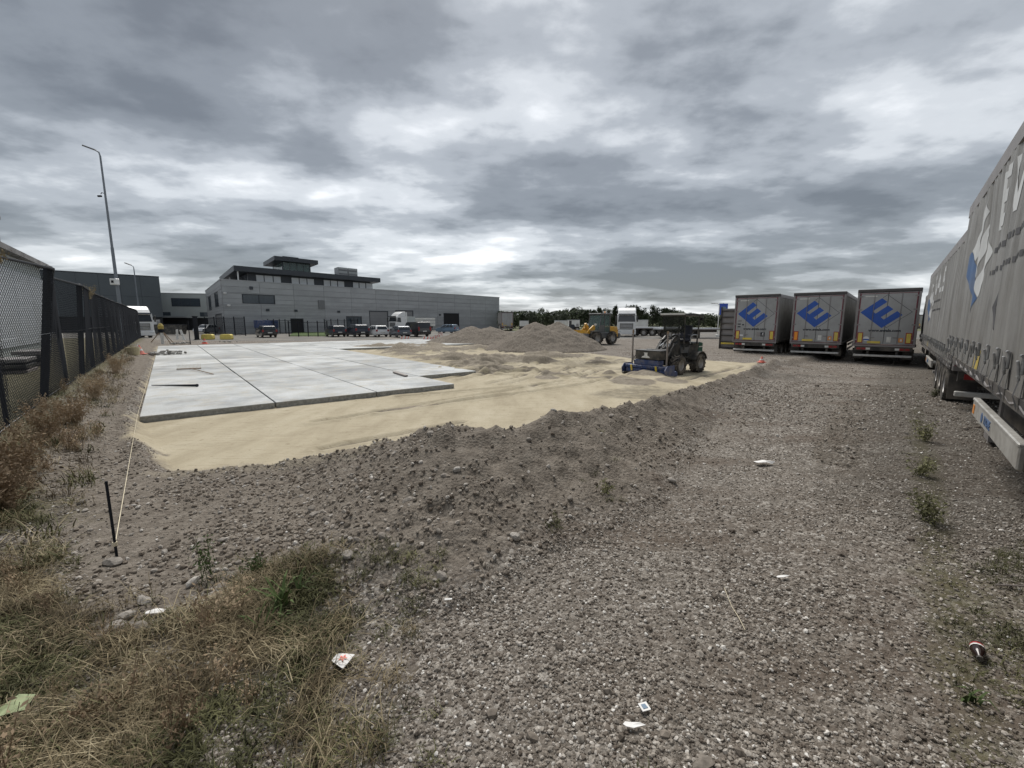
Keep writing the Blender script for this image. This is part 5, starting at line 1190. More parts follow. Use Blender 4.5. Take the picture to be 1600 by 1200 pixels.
w = MB(); w.prism([(.1, .30), (.1, .95), (.35, 1.18), (.62, 1.18), (1.02, .72), (1.02, .34)], -.27, .27, 'y'); w.build('front_chassis', M['mach_black'], ld, bevel=.02)
w = MB(); w.lohi((-.26, -.2, .42), (.12, .2, .62)); w.tube((-.07, 0, .3), (-.07, 0, .8), .09, n=10); w.build('pivot', M['mach_black'], ld)
for s in (-1, 1):
    w = MB(); pts = [(-.74+.47*math.cos(q), .39+.47*math.sin(q)) for q in [R(20+i*20) for i in range(8)]]
    for (a, b_) in zip(pts, pts[1:]): w.add([(a[0], s*.34, a[1]), (b_[0], s*.34, b_[1]), (b_[0], s*.67, b_[1]), (a[0], s*.67, a[1]), (a[0]*1.0, s*.34, a[1]-.02), (b_[0], s*.34, b_[1]-.02), (b_[0], s*.67, b_[1]-.02), (a[0], s*.67, a[1]-.02)], [(0, 1, 2, 3), (4, 7, 6, 5), (3, 2, 6, 7), (0, 4, 5, 1)])
    w.build('rear_fender', M['mach_black'], ld)
    w = MB(); w.lohi((-.3, s*.30-.02 if s < 0 else .28, .80), (.25, s*.30+.02 if s < 0 else .34, 1.02)); w.build('side_panel', M['cab_grey'] if s > 0 else M['mach_black'], ld)
    w = MB(); w.path([(-.28, s*.40, 1.16), (-.26, s*.42, 1.46), (-.45, s*.42, 1.52), (-.75, s*.42, 1.50), (-.82, s*.40, 1.2)], .018, 8); w.build('grab_rail', M['galv'], ld)
w = MB(); w.lohi((-.16, .34, .36), (.12, .52, .42), ch=.01); w.lohi((-.14, .34, .62), (.10, .48, .66)); w.build('step', M['mach_black'], ld)
# seat
w = MB(); w.box((-.38, 0, 1.29), (.46, .46, .13), ch=.04); sc_ = w.build('seat', M['seat'], ld)
w = MB(); w.prism([(-.60, 1.30), (-.50, 1.30), (-.56, 1.62), (-.63, 1.88), (-.70, 1.90), (-.74, 1.80), (-.70, 1.45)], -.23, .23, 'y'); w.build('seat_back', M['seat'], sc_, bevel=.035)
for s in (-1, 1):
    w = MB(); w.box((-.42, s*.28, 1.50), (.34, .06, .05), ch=.015); w.build('armrest', M['seat'], sc_)
w = MB(); w.prism([(.02, 1.0), (.02, 1.34), (.16, 1.40), (.24, 1.0)], -.14, .14, 'y'); w.build('dashboard', M['mach_black'], ld)
w = MB(); w.tube((.02, 0, 1.3), (-.12, 0, 1.52), .022, n=8); cst = w.build('steering_column', M['mach_black'], ld)
w = MB()
for i in range(16):
    a, b_ = 2*math.pi*i/16, 2*math.pi*(i+1)/16; f = lambda q: Vector((-.13, 0, 1.53))+Vector((.0, .19*math.cos(q), 0))+Vector((.16*math.sin(q), 0, .10*math.sin(q))); w.tube(f(a), f(b_), .014, n=6)
w.build('steering_wheel', M['mach_black'], cst)
w = MB(); w.tube((-.12, -.3, 1.2), (-.05, -.3, 1.58), .012, n=6); w.lathe([(0, -.03), (.025, -.01), (.025, .02), (0, .035)], (-.05, -.3, 1.6), 8); w.build('control_lever', M['mach_black'], ld)
# canopy
for (xa, xb_) in ((-.78, -.80), (.20, .30)):
    for s in (-1, 1):
        w = MB(); w.tube((xa, s*.40, 1.12 if xa < 0 else .95), (xb_, s*.44, 2.28), .03, n=8); w.build('canopy_post', M['mach_black'], ld)
w = MB(); w.prism([(-.98, 2.25), (-.95, 2.31), (-.2, 2.36), (.42, 2.34), (.46, 2.27), (.3, 2.25)], -.55, .55, 'y'); w.build('canopy_roof', M['mach_black'], ld, bevel=.015)
w = MB(); w.lohi((.425, -.52, 2.30), (.475, .52, 2.365)); w.build('lit_edge_strip', M['white_dull'], ld)  # white strip paints the light caught by the canopy's top edge
w = MB(); w.add([(.40, -.46, 2.26), (.40, .46, 2.26), (.30, .44, 1.62), (.30, -.44, 1.62), (.415, -.46, 2.26), (.415, .46, 2.26), (.315, .44, 1.62), (.315, -.44, 1.62)], [(0, 1, 2, 3), (7, 6, 5, 4), (0, 4, 5, 1), (1, 5, 6, 2), (2, 6, 7, 3), (3, 7, 4, 0)]); w.build('windscreen', M['screen'], ld)
w = MB(); w.path([(-.98, .5, 2.2), (-1.02, .5, 2.0)], .012, 6); w.box((-1.0, .40, 2.15), (.08, .14, .1)); w.box((-1.0, -.40, 2.15), (.08, .14, .1)); w.build('work_lamp', M['mach_black'], ld)
# lifting arms
for s in (-1, 1):
    w = MB(); w.prism([(.42, 1.42), (.52, 1.50), (.74, 1.36), (1.18, .86), (1.42, .52), (1.34, .44), (1.10, .72), (.66, 1.24), (.46, 1.30)], s*.22-.03, s*.22+.03, 'y'); w.build('lift_arm', M['mach_black'], ld, bevel=.008)
    w = MB(); w.tube((.55, s*.12, .78), (.82, s*.12, .98), .038, n=10); w.tube((.82, s*.12, .98), (1.02, s*.12, 1.12), .02, n=8, mi=1); w.build('lift_cylinder', [M['mach_black'], M['galv']], ld)
w = MB(); w.tube((.5, 0, 1.42), (.95, 0, 1.22), .045, n=10); w.tube((.95, 0, 1.22), (1.25, 0, 1.10), .024, n=8, mi=1); w.build('tilt_cylinder', [M['mach_black'], M['galv']], ld)
w = MB(); w.lathe([(.09, -.03), (.09, .02), (.07, .03), (0, .03)], (0, 0, 0), 14, 'x'); hl = w.build('work_light', M['cab_grey'], ld); hl.location = (1.16, .30, 1.14)
w = MB(); w.lathe([(0, 0), (.07, 0), (.07, .012), (0, .012)], (.035, 0, 0), 14, 'x'); w.build('lens', M['palewin'], hl)
w = MB(); w.lohi((1.36, -.46, .40), (1.46, .46, 1.0), ch=.015); w.build('quick_hitch', M['mach_black'], ld)
# attachment
at_ = MB(); at_.lohi((1.50, -1.05, .30), (1.86, 1.05, .42), ch=.02); at_.lohi((1.52, -1.0, .13), (1.84, 1.0, .29), ch=.02); at_.lohi((1.46, -.62, .42), (1.80, .62, .62), ch=.02)
gr_ = at_.build('grading_frame', M['navy'], ld)
w = MB(); w.lohi((1.42, -.56, .64), (1.80, .66, .96), ch=.015); bx = w.build('control_cabinet', M['mach_black'], ld)
w = MB(); w.lohi((1.40, -.58, .962), (1.83, .68, .985)); w.build('cabinet_lid', M['cab_grey'], bx)
w = MB(); w.prism([(-.24, .70), (.20, .70), (.14, .755), (.065, .775), (.055, .86), (.10, .895), (-.14, .895), (-.09, .86), (-.10, .775), (-.18, .755)], 1.8005, 1.806, 'x'); w.build('emblem', M['white_dull'], bx)
for s in (-1, 1):
    w = MB(); w.tube((1.62, s*.86, .40), (1.62, s*.86, 1.68 if s > 0 else 1.72), .034, n=10); m_ = w.build('sensor_mast', M['mast'], gr_)
    w = MB(); w.tube((1.62, s*.86, 1.60), (1.62, s*.86, 1.69 if s > 0 else 1.73), .04, n=10); w.build('mast_collar', M['timber'], m_)
    w = MB(); w.prism([(1.36, .06), (1.98, .06), (2.02, .30), (1.86, .46), (1.40, .46)], s*1.06, s*1.09, 'y'); w.build('side_plate', M['navy'], gr_)
    w = MB(); w.box((1.885, s*.62-.05, .30), (.02, .08, .24), ry=.25); w.build('hazard_tape', M['plate_y'], gr_)
    w = MB(); w.lathe([(.0, -.05), (.11, -.05), (.12, 0), (.11, .05), (0, .05)], (1.22, s*1.0, .12), 14, 'y'); w.build('guide_roller', M['navy'], gr_)
    w = MB(); w.lohi((1.2, s*1.02-.02, .12), (1.5, s*1.02+.02, .2)); w.build('roller_arm', M['navy'], gr_)
    w = MB(); w.box((1.96, s*.95, .10), (.26, .09, .08), ch=.02); w.build('skid', M['mach_black'], gr_)
w = MB()
for i in range(8): w.lohi((1.862, -.95+i*.26, .31), (1.88, -.91+i*.26, .41))
w.build('rib', M['navy'], gr_)
w = MB(); w.add([(1.90, -1.05, .02), (1.90, 1.05, .02), (1.82, 1.05, .14), (1.82, -1.05, .14), (1.92, -1.05, .02), (1.92, 1.05, .02), (1.84, 1.05, .14), (1.84, -1.05, .14)], [(0, 1, 2, 3), (7, 6, 5, 4), (0, 4, 5, 1), (2, 6, 7, 3)]); w.build('grading_blade', M['mach_black'], gr_)
w = MB(); w.lohi((1.86, -.9, .015), (2.35, .75, .035)); w.build('drag_plate', M['timber'], gr_)
for yy in (-.72, -.55):
    w = MB(); w.path([(1.62, yy, .42), (1.66, yy-.05, .62), (1.58, yy+.03, .80), (1.45, yy+.1, .86)], .016, 6); w.build('hose', M['mach_black'], gr_)
w = MB(); w.path([(1.62, -.86, 1.0), (1.66, -.80, .75), (1.66, -.70, .62), (1.6, -.6, .66)], .014, 6); w.build('cable', M['mach_black'], gr_)
w = MB(); w.path([(.6, .15, 1.4), (.9, .18, 1.35), (1.2, .16, 1.05), (1.42, .12, .98)], .018, 6); w.path([(.6, -.15, 1.4), (.95, -.17, 1.3), (1.25, -.15, 1.0), (1.44, -.1, .96)], .018, 6); w.build('hydraulic_hose', M['mach_black'], ld)

for o_ in (gr_, bx): o_.location.x = .30; o_.scale.y = .86
w = MB(); w.lohi((1.30, -.30, .42), (1.80, -.18, .66), ch=.01); w.lohi((1.30, .18, .42), (1.80, .30, .66), ch=.01); w.build('coupling_arm', M['mach_black'], ld)

# ---------------------------------------------------------------- yellow wheel loader behind the mound
yl = at(933, 538.5, 0)
yd = thing('yellow_loader', 'yellow wheel loader with grey glazed cab behind the large dirt mound', 'loader', (yl.x+.1, yl.y+.6, 0), math.atan2(-.60, -.80))
for xw in (1.0, -1.0):
    for s in (-1, 1): lug_wheel(yd, (xw, s*.78, .58), .58, .46, 18)
w = MB(); w.prism([(-2.1, .6), (-2.15, 1.0), (-2.0, 1.55), (-.9, 1.62), (-.8, .55)], -.62, .62, 'y'); w.build('engine_hood', M['yellow'], yd, bevel=.06)
w = MB(); w.lohi((-2.35, -.7, .5), (-2.1, .7, 1.0), ch=.06); w.build('counterweight', M['cab_grey'], yd)
w = MB(); w.lohi((-.9, -.75, .55), (.55, .75, 1.1), ch=.05); w.build('cab_base', M['cab_grey'], yd)
w = MB(); w.prism([(-.85, 1.1), (-.85, 2.62), (.25, 2.62), (.55, 1.1)], -.66, .66, 'y'); w.build('cab_glazing', M['cab_glass'], yd)
for (a, b_) in (((-.85, 1.1), (-.85, 2.62)), ((-.15, 1.1), (-.15, 2.62)), ((.55, 1.1), (.25, 2.62))):
    for s in (-1, 1):
        w = MB(); w.tube((a[0], s*.67, a[1]), (b_[0], s*.67, b_[1]), .05, n=6); w.build('cab_pillar', M['cab_grey'], yd)
w = MB(); w.lohi((-.95, -.75, 2.62), (.4, .75, 2.76), ch=.04); w.build('cab_roof', M['cab_grey'], yd)
w = MB(); w.lathe([(0, 0), (.07, 0), (.07, .12), (0, .18)], (-.6, .3, 2.76), 10); w.build('beacon', M['amber'], yd)
w = MB(); w.lohi((-.35, -.25, 1.1), (.0, .25, 1.75), ch=.05); w.build('seat', M['seat'], yd)
w = MB(); w.lohi((-.12, .672, 1.15), (.48, .70, 1.72)); w.build('cab_door', M['cab_grey'], yd)
w = MB(); w.lohi((.5, -.35, .5), (1.6, .35, 1.05), ch=.05); w.build('front_chassis', M['cab_grey'], yd)
for s in (-1, 1):
    w = MB(); w.prism([(.75, 1.55), (.95, 1.72), (1.5, 1.35), (2.3, .62), (2.2, .42), (1.4, 1.02), (.8, 1.3)], s*.38-.06, s*.38+.06, 'y'); w.build('lift_arm', M['yellow'], yd, bevel=.02)
    w = MB(); w.tube((.9, s*.2, .8), (1.4, s*.2, 1.1), .06, n=8); w.build('lift_cylinder', M['yellow'], yd)
    w = MB(); w.lohi((.5, s*.78-.26, 1.16), (1.5, s*.78+.26, 1.24)); w.build('fender', M['cab_grey'], yd)
    w = MB(); w.box((.75, s*.45, 1.75), (.14, .16, .16), ch=.02); w.build('headlight', M['white_dull'], yd)
    w = MB(); w.box((-2.12, s*.5, 1.2), (.06, .18, .12)); w.build('tail_light', M['redlight'], yd)
w = MB(); w.prism([(1.2, 1.5), (1.5, 1.9), (1.62, 1.82), (1.4, 1.3)], -.1, .1, 'y'); w.tube((1.5, 0, 1.8), (2.25, 0, .95), .06, n=8); w.build('tilt_linkage', M['yellow'], yd)
w = MB(); w.prism([(2.15, .35), (2.2, 1.0), (2.32, 1.02), (2.4, .5), (3.0, .36), (3.0, .30), (2.3, .26)], -1.05, 1.05, 'y'); w.build('bucket', M['cab_grey'], yd, bevel=.015)
w = MB(); w.lohi((2.2, -.8, .95), (2.26, .8, 1.3)); w.build('bucket_guard', M['yellow'], yd)

# ---------------------------------------------------------------- far vehicles beyond the yard
def flatbed(px, py, Y, ln, rz, label):
    p = fwd(px, py, Y); t = thing('flatbed_trailer', label, 'trailer', (p.x, p.y, 0), rz, 'flatbed trailers across the road')
    w = MB(); w.lohi((0, -1.25, 1.0), (ln, 1.25, 1.22), ch=.03); w.build('deck', M['galv'], t)
    w = MB(); w.lohi((0, -1.28, 1.0), (ln, -1.255, 1.15)); w.build('side_rail', M['t_frame'], t)
    w = MB(); w.lohi((.3, -.5, .7), (ln-.5, .5, .99)); w.build('chassis', M['t_dark'], t)
    for xw in (1.2, 2.5, 3.8):
        for s in (-1, 1): wheel(t, (xw, s*1.0, .48), .48, .35, n=12)
    w = MB(); w.lohi((ln-3, -.8, 0), (ln-2.8, .8, .95)); w.build('landing_leg', M['t_dark'], t)
    return t
flatbed(988, 519, 62, 8.5, R(8), 'pale flatbed trailer right behind the white lorry cab')
flatbed(1026, 523, 54, 8.0, R(4), 'flatbed trailer half hidden behind the compact loader')
def box_trailer(px0, px1, py_top, Y, label, dark=False, ztop=3.9):
    a = fwd(px0, py_top, Y); b_ = fwd(px1, py_top, Y); ln = b_.x-a.x
    t = thing('box_trailer', label, 'trailer', (a.x, Y, 0), 0, 'white trailers parked in the distance'); z1 = a.z
    w = MB(); w.lohi((0, 0, max(1.0, z1-2.7)), (ln, 2.5, z1), ch=.03); w.build('box_body', M['white_dull'], t)
    w = MB(); w.lohi((.2, .5, .6), (ln-.2, 2.0, max(1.0, z1-2.7)-.01)); w.build('chassis', M['t_dark'], t)
    w = MB(); w.lohi((-.03, -.03, z1), (ln+.03, 2.53, z1+.08)); w.build('roof_edge', M['facade'], t)
    if dark:
        w = MB(); w.lohi((.05, -.02, z1-2.6), (ln*.25, -.004, z1-.1)); w.build('dark_panel', M['carblack'], t)
        w = MB(); w.prism([(ln*.36+.35*math.cos(q)*1.3, z1-1.25+.45*math.sin(q)) for q in [i*math.pi/4 for i in range(8)]], -.025, -.005, 'y'); w.build('emblem', M['t_ink'], t)
        w = MB(); w.lohi((ln*.68, -.02, z1-1.2), (ln*.9, -.004, z1-.7)); w.build('emblem', M['t_frame'], t)
    for xw in (.18, .3, .8):
        for yy in (.3, 2.2): wheel(t, (ln*xw, yy, .48), .48, .35, n=10)
    return t
box_trailer(889, 906, 500.2, 85, 'white trailer with dark emblem just left of the yellow loader', True)
box_trailer(868, 886, 501, 88, 'white trailer showing above the large dirt mound')
box_trailer(812, 826, 501.5, 92, 'white trailer low behind the gap between the mounds')
box_trailer(982, 1013, 500.2, 72, 'long white box trailer above the flatbeds, right of the white lorry cab')
q = fwd(973, 505, 60)
tractor_unit((q.x, 58, 0), R(255), 'white lorry tractor unit close behind the yellow loader', M['white_paint'])

# ---------------------------------------------------------------- blue sign and white pole at the far road
sg = fwd(1128.5, 500, 62)
t = thing('road_sign', 'blue rectangular sign on a post far left of the logo trailers', 'sign', (sg.x, 62, 0))
w = MB(); w.tube((0, 0, 0), (0, 0, 4.6), .07, n=8); w.build('post', M['galv'], t)
w = MB(); w.lohi((-.62, -.12, 2.95), (.62, -.07, 4.55)); b_ = w.build('sign_board', M['bluesign'], t)
w = MB(); w.lohi((-.3, -.135, 3.3), (.35, -.1205, 4.1)); w.build('pictogram', M['lightblue'], b_)
sg = fwd(1122.5, 500, 58)
t = thing('white_mast', 'slim white lamp mast beside the blue sign', 'lamp post', (sg.x, 58, 0))
w = MB(); w.tube((0, 0, 0), (0, 0, 4.2), .07, .05, 8); w.lathe([(.3, 0), (.28, .25), (.1, .3)], (0, 0, 0), 10); w.build('pole', M['white_dull'], t)
w = MB(); w.path([(0, 0, 4.2), (-.3, 0, 4.4), (-.7, 0, 4.42)], .04, 6); w.box((-.85, 0, 4.4), (.5, .2, .1)); w.build('lamp_head', M['white_dull'], t)
kb = MB(); kb.lohi((0, 0, -.05), (60, .3, .12)); kb.build('kerb', M['palewall'], None, loc=(6.5, 91.5, 0)); tag(bpy.data.objects['kerb'], kind='structure')

# ---------------------------------------------------------------- trees
def leaf_mat(name, a, b_):
    m = bpy.data.materials.new(name); m.use_nodes = True; t = m.node_tree; p = t.nodes['Principled BSDF']; p.inputs['Roughness'].default_value = .7; p.inputs['Specular IOR Level'].default_value = .2
    g = N(t, 'ShaderNodeNewGeometry'); n = N(t, 'ShaderNodeTexNoise'); L(t, g, 'Position', n, 'Vector'); n.inputs['Scale'].default_value = .9; n.inputs['Detail'].default_value = 6; n.inputs['Roughness'].default_value = .7
    c = ramp_n(t, n.outputs[0], [(.3, a), (.7, b_)], 'LINEAR'); t.links.new(c, p.inputs['Base Color']); return m
M['leaf1'] = leaf_mat('leaf_dark', (.016, .024, .014), (.045, .058, .028)); M['leaf2'] = leaf_mat('leaf_mid', (.022, .034, .016), (.062, .080, .034)); M['leaf3'] = leaf_mat('leaf_grey', (.03, .038, .026), (.075, .085, .055))
def crown_mesh(seed, kind, mt):
    r = random.Random(seed); mb = MB(); cl = []
    h = 1.0
    if kind == 'pine':
        for i in range(34):
            z_ = .25+.75*r.random(); rr = .32*(1.05-z_)**.6*(.5+.7*r.random()); a = r.uniform(0, 6.28); cl.append((rr*math.cos(a), rr*math.sin(a), z_, .07+.08*r.random()))
    else:
        for i in range(40):
            a = r.uniform(0, 6.28); z_ = .22+.74*r.random(); rr = .46*math.sqrt(max(.04, 1-((z_-.52)/.52)**2))*r.random()**.4; cl.append((rr*math.cos(a), rr*math.sin(a), z_, .07+.10*r.random()))
    for (x_, y_, z_, s_) in cl:
        for k in range(60):
            d = Vector((r.gauss(0, 1), r.gauss(0, 1), r.gauss(0, .7))).normalized()*s_*(.45+.65*r.random()); c = Vector((x_, y_, z_))+d
            u_ = Vector((r.gauss(0, 1), r.gauss(0, 1), r.gauss(0, 1))).normalized(); v_ = u_.orthogonal().normalized(); q = .016+.022*r.random()
            mb.add([c+u_*q, c+v_*q*.7, c-u_*q, c-v_*q*.7], [(0, 1, 2, 3)])
    return mb.mesh('crown', mt)
def trunk_mesh(seed, lean_=0):
    r = random.Random(seed); mb = MB(); mb.tube((0, 0, -.02), (0, 0, .5), .026, .016, 7); mb.tube((0, 0, .5), (.02, 0, .85), .016, .006, 6)
    for i in range(6):
        a = r.uniform(0, 6.28); z_ = .28+i*.08; mb.tube((0, 0, z_), (.25*math.cos(a), .25*math.sin(a), z_+.16), .010, .003, 5)
    return mb.mesh('trunk', M['bark'])
crowns = [crown_mesh(1, 'broad', M['leaf1']), crown_mesh(2, 'broad', M['leaf2']), crown_mesh(3, 'pine', M['leaf1']), crown_mesh(4, 'broad', M['leaf3']), crown_mesh(5, 'pine', M['leaf2']), crown_mesh(6, 'broad', M['leaf1'])]
trunks = [trunk_mesh(i) for i in range(3)]
def tree(x_, y_, h, wd, ci, label, group='trees in the distant row'):
    t = thing('tree', label, 'tree', (x_, y_, 0), random.uniform(0, 6.28), group)
    c = link('crown', crowns[ci], t); c.scale = (wd, wd, h); k = link('trunk', trunks[ci % 3], t); k.scale = (h, h, h*.95); return t
TREES = [(806, 494, 9, 3), (818, 491, 7, 0), (829, 489, 9, 3), (848, 483.5, 12, 1), (862, 489, 10, 3), (876, 486, 12, 0), (893, 482.5, 16, 0), (905, 480.5, 15, 5), (922, 484.5, 13, 0), (936, 482, 12, 2), (951, 482, 15, 0), (962, 479.5, 10, 2), (973, 483, 13, 5), (988, 478.5, 18, 3), (1003, 482, 12, 0), (1021, 479.5, 13, 2), (1036, 482, 15, 5), (1048, 481.5, 12, 0), (1062, 487, 15, 1), (1078, 489, 12, 0), (1092, 491, 13, 5), (1112, 496, 14, 1), (1136, 490, 15, 0)]
ords = ['first', 'second', 'third', 'fourth', 'fifth', 'sixth', 'seventh', 'eighth', 'ninth', 'tenth', 'eleventh', 'twelfth', 'thirteenth', 'fourteenth', 'fifteenth', 'sixteenth', 'seventeenth', 'eighteenth', 'nineteenth', 'twentieth', 'twenty-first', 'twenty-second', 'twenty-third']
for i, (px, py, wpx, ci) in enumerate(TREES):
    Y = 118+random.uniform(-8, 12); p = fwd(px, py, Y); s = Y/665
    tree(p.x, Y, p.z*1.02, wpx*s*2.0, ci, f'{"dark pointed pine" if ci in (2, 4) else "dark leafy tree" if ci != 3 else "greyish airy tree"}, {ords[i]} from the left in the distant row')
hd = MB(); r = random.Random(5)
for i in range(14000):
    x_ = r.uniform(-4, 92); y_ = 124+r.uniform(-6, 6); hh = 3.3+2.2*(vnoise(np.array([x_*.22]), np.array([1.0]), 3)[0]+.5)
    z_ = hh*r.random()**.7; c = Vector((x_, y_, z_)); u_ = Vector((r.gauss(0, 1), r.gauss(0, 1), r.gauss(0, 1))).normalized(); v_ = u_.orthogonal().normalized(); q = .18+.22*r.random()
    hd.add([c+u_*q, c+v_*q*.7, c-u_*q, c-v_*q*.7], [(0, 1, 2, 3)])
tag(hd.build('undergrowth', M['leaf2']), 'low dark undergrowth below the distant trees', None, kind='stuff')
far_ = MB()
for i in range(60):
    x_ = -300+i*14; far_.box((x_, 420+r.uniform(-20, 20), 3), (18, 8, 6+r.uniform(0, 4)), ch=1.5)
for i in range(5000):
    x_ = r.uniform(-60, 560); y_ = 400+r.uniform(-15, 15); z_ = r.uniform(0, 6+3*r.random()); c = Vector((x_, y_, z_)); u_ = Vector((r.gauss(0, 1), r.gauss(0, 1), r.gauss(0, 1))).normalized(); v_ = u_.orthogonal().normalized(); q = 1.2
    far_.add([c+u_*q, c+v_*q*.7, c-u_*q, c-v_*q*.7], [(0, 1, 2, 3)])
tag(far_.build('far_wood', M['leaf3']), 'far-off strip of woodland on the horizon', None, kind='stuff')

# ---------------------------------------------------------------- lawn, bar fence, gate post, blocks
a, b_ = at(452, 525.5, 0), at(514, 525.5, 0); c, d = at(512, 519.5, 0), at(458, 519.5, 0)
lm = MB(); lm.add([(p.x, p.y, z_) for z_ in (-.1, .05) for p in (a, b_, c, d)], [(4, 5, 6, 7), (0, 1, 5, 4), (1, 2, 6, 5), (2, 3, 7, 6), (3, 0, 4, 7)]); tag(lm.build('lawn', M['lawn']), kind='structure')
def bar_fence(px0, py0, px1, py1, label, h=2.0, npost=7):
    a, b_ = at(px0, py0, 0), at(px1, py1, 0); t = thing('bar_fence', label, 'fence', (a.x, a.y, 0), math.atan2(b_.y-a.y, b_.x-a.x), 'black bar fences before the warehouse'); ln = (b_-a).length
    for i in range(npost):
        w = MB(); x_ = ln*i/(npost-1); w.lohi((x_-.05, -.05, -.1), (x_+.05, .05, h+.12)); w.build('post', M['black_metal'], t)
    for zz in (.15, h-.1):
        w = MB(); w.lohi((0, -.02, zz), (ln, .02, zz+.05)); w.build('rail', M['black_metal'], t)
    w = MB(); n_ = int(ln/.14)
    for i in range(n_):
        x_ = ln*(i+.5)/n_; w.lohi((x_-.011, -.011, .1), (x_+.011, .011, h))
    tag(w.build('bars', M['black_metal'], t), kind='stuff'); return t
bar_fence(452, 525.8, 512, 525.8, 'black bar fence along the front of the lawn', 2.0, 5)
bar_fence(420, 521.5, 456, 521.5, 'black bar fence left of the lawn behind the lone hatchback', 2.3, 5)
bar_fence(508, 522.5, 560, 522.5, 'black bar fence behind the dark cars', 2.3, 6)
bar_fence(322, 523, 384, 524.5, 'thin black bar fence in front of the warehouse corner', 2.6, 5)
p = at(308, 531, 0); t = thing('gate_post', 'thick black gate post standing alone left of the yellow blocks', 'post', (p.x, p.y, 0))
w = MB(); w.lohi((-.16, -.16, -.1), (.16, .16, 2.55)); w.lohi((-.2, -.2, 2.55), (.2, .2, 2.62)); w.build('shaft', M['black_metal'], t); w = MB(); w.lohi((-.22, -.22, 0), (.22, .22, .05)); w.build('foot_plate', M['black_metal'], t)
p = at(297.5, 538, 0); t = thing('thin_post', 'thin black post just left of the thick gate post', 'post', (p.x, p.y, 0))
w = MB(); w.tube((0, 0, -.1), (0, 0, 2.1), .035, n=8); w.build('shaft', M['black_metal'], t)
p = at(353, 522, 0); t = thing('bike_rack', 'blue metal rack frame standing before the warehouse corner', 'rack', (p.x+4.5, p.y+1, 0), HBF)
w = MB(); w.lohi((-.2, -1.0, 1.0), (3.0, .6, 2.2), ch=.03); w.build('panel', M['navy'], t)
for xx in (0, 1.4, 2.8):
    w = MB(); w.lohi((xx-.06, -.9, 0), (xx+.06, -.78, 1.0)); w.lohi((xx-.06, .4, 0), (xx+.06, .52, 1.0)); w.build('leg', M['navy'], t)
for (px, lab) in ((325.5, 'yellow concrete block nearer the black gate post'), (354.5, 'yellow concrete block farther right, in front of the bar fence')):
    p = at(px, 530.5, 0); t = thing('barrier_block', lab, 'barrier', (p.x, p.y, 0), .15, 'yellow blocks by the road')
    w = MB(); w.prism([(-.55, 0), (-.62, .15), (-.58, .5), (-.45, .6), (.45, .6), (.58, .5), (.62, .15), (.55, 0)], -.3, .3, 'y'); w.build('block', M['yellow_blk'], t, bevel=.04)
    w = MB(); w.path([(-.15, 0, .6), (-.12, 0, .68), (.12, 0, .68), (.15, 0, .6)], .02, 6); w.build('lifting_loop', M['black_metal'], t)
def cone(p, h, label, group='red and white cones', lean_=0):
    t = thing('traffic_cone', label, 'cone', p, random.uniform(0, 3), group); t.rotation_euler.x = lean_
    w = MB(); w.lathe([(.27*h/.6, .03), (.06*h/.6, h*.92), (.045*h/.6, h), (0, h)], (0, 0, 0), 14); w.build('cone_body', M['cone_red'], t, smooth=True)
    w = MB(); w.box((0, 0, .015), (.62*h/.6, .62*h/.6, .03), ch=.008); w.build('base', M['cone_red'], t)
    w = MB(); k0, k1 = .40, .62; rr = lambda k: (.27-.21*(k-.05)/.87)*h/.6+.006; w.lathe([(rr(k0), h*k0), (rr(k1), h*k1)], (0, 0, 0), 14); w.build('band', M['white_dull'], t, smooth=True)
    return t
g = at(1189.5, 570.5, .05); cone((g.x, g.y, ground_z(g.x, g.y)), .28, 'small red cone standing on the end of the dirt ridge')
g = at(320, 537.5, .0); cone((g.x, g.y, 0), .5, 'orange red cone in front of the first yellow block')
g = at(218, 550, .35); cone((g.x, g.y, ground_z(g.x, g.y)), .5, 'red cone beside the pale bucket at the fence')
t = thing('pale_bucket', 'pale yellow battered tub lying by the fence beside a red cone', 'tub', tuple(Vector((at(209, 553, .35).x, at(209, 553, .35).y, ground_z(at(209, 553, .35).x, at(209, 553, .35).y)))))
w = MB(); w.lathe([(0, .0), (.24, .0), (.29, .42), (.26, .42), (.22, .05), (0, .05)], (0, 0, 0), 16); w.build('tub_body', M['tub'], t); w = MB(); w.path([(-.28, 0, .40), (-.17, .1, .55), (.17, .1, .55), (.28, 0, .40)], .010, 6); w.build('handle', M['galv'], t)
# red and white barrier boards by the mound
for i, (px, py, rz) in enumerate(((633, 532, .1), (676, 532, .4), (683, 529, .9), (688, 524, 1.1), (693, 518, 1.2), (668, 532.5, .0))):
    p = at(px, py, 0); t = thing('barrier_board', ['red and white board lying alone in front of the grey estate', 'red and white board, second lowest of the pile by the small mound', 'red and white board leaning in the middle of the pile by the small mound', 'red and white board near the top of the pile by the small mound', 'topmost red and white board against the small mound', 'red and white board at the left foot of the pile'][i], 'barrier', (p.x, p.y, .0), rz, 'red and white boards by the mound')
    w = MB(); ln = .8
    w.lohi((-.5, -.03, .18), (.5, .03, .42), 0); w.build('board', M['white_dull'], t)
    for k in (-.32, .05, .36):
        w = MB(); w.prism([(k-.12, .182), (k, .182), (k+.10, .418), (k-.02, .418)], -.034, .034, 'y'); w.build('red_stripe', M['cone_red'], t)
    for s in (-1, 1):
        w = MB(); w.lohi((s*.4-.03, -.2, 0), (s*.4+.03, .2, .06)); w.lohi((s*.4-.02, -.02, .06), (s*.4+.02, .02, .18)); w.build('foot', M['cone_red'], t)
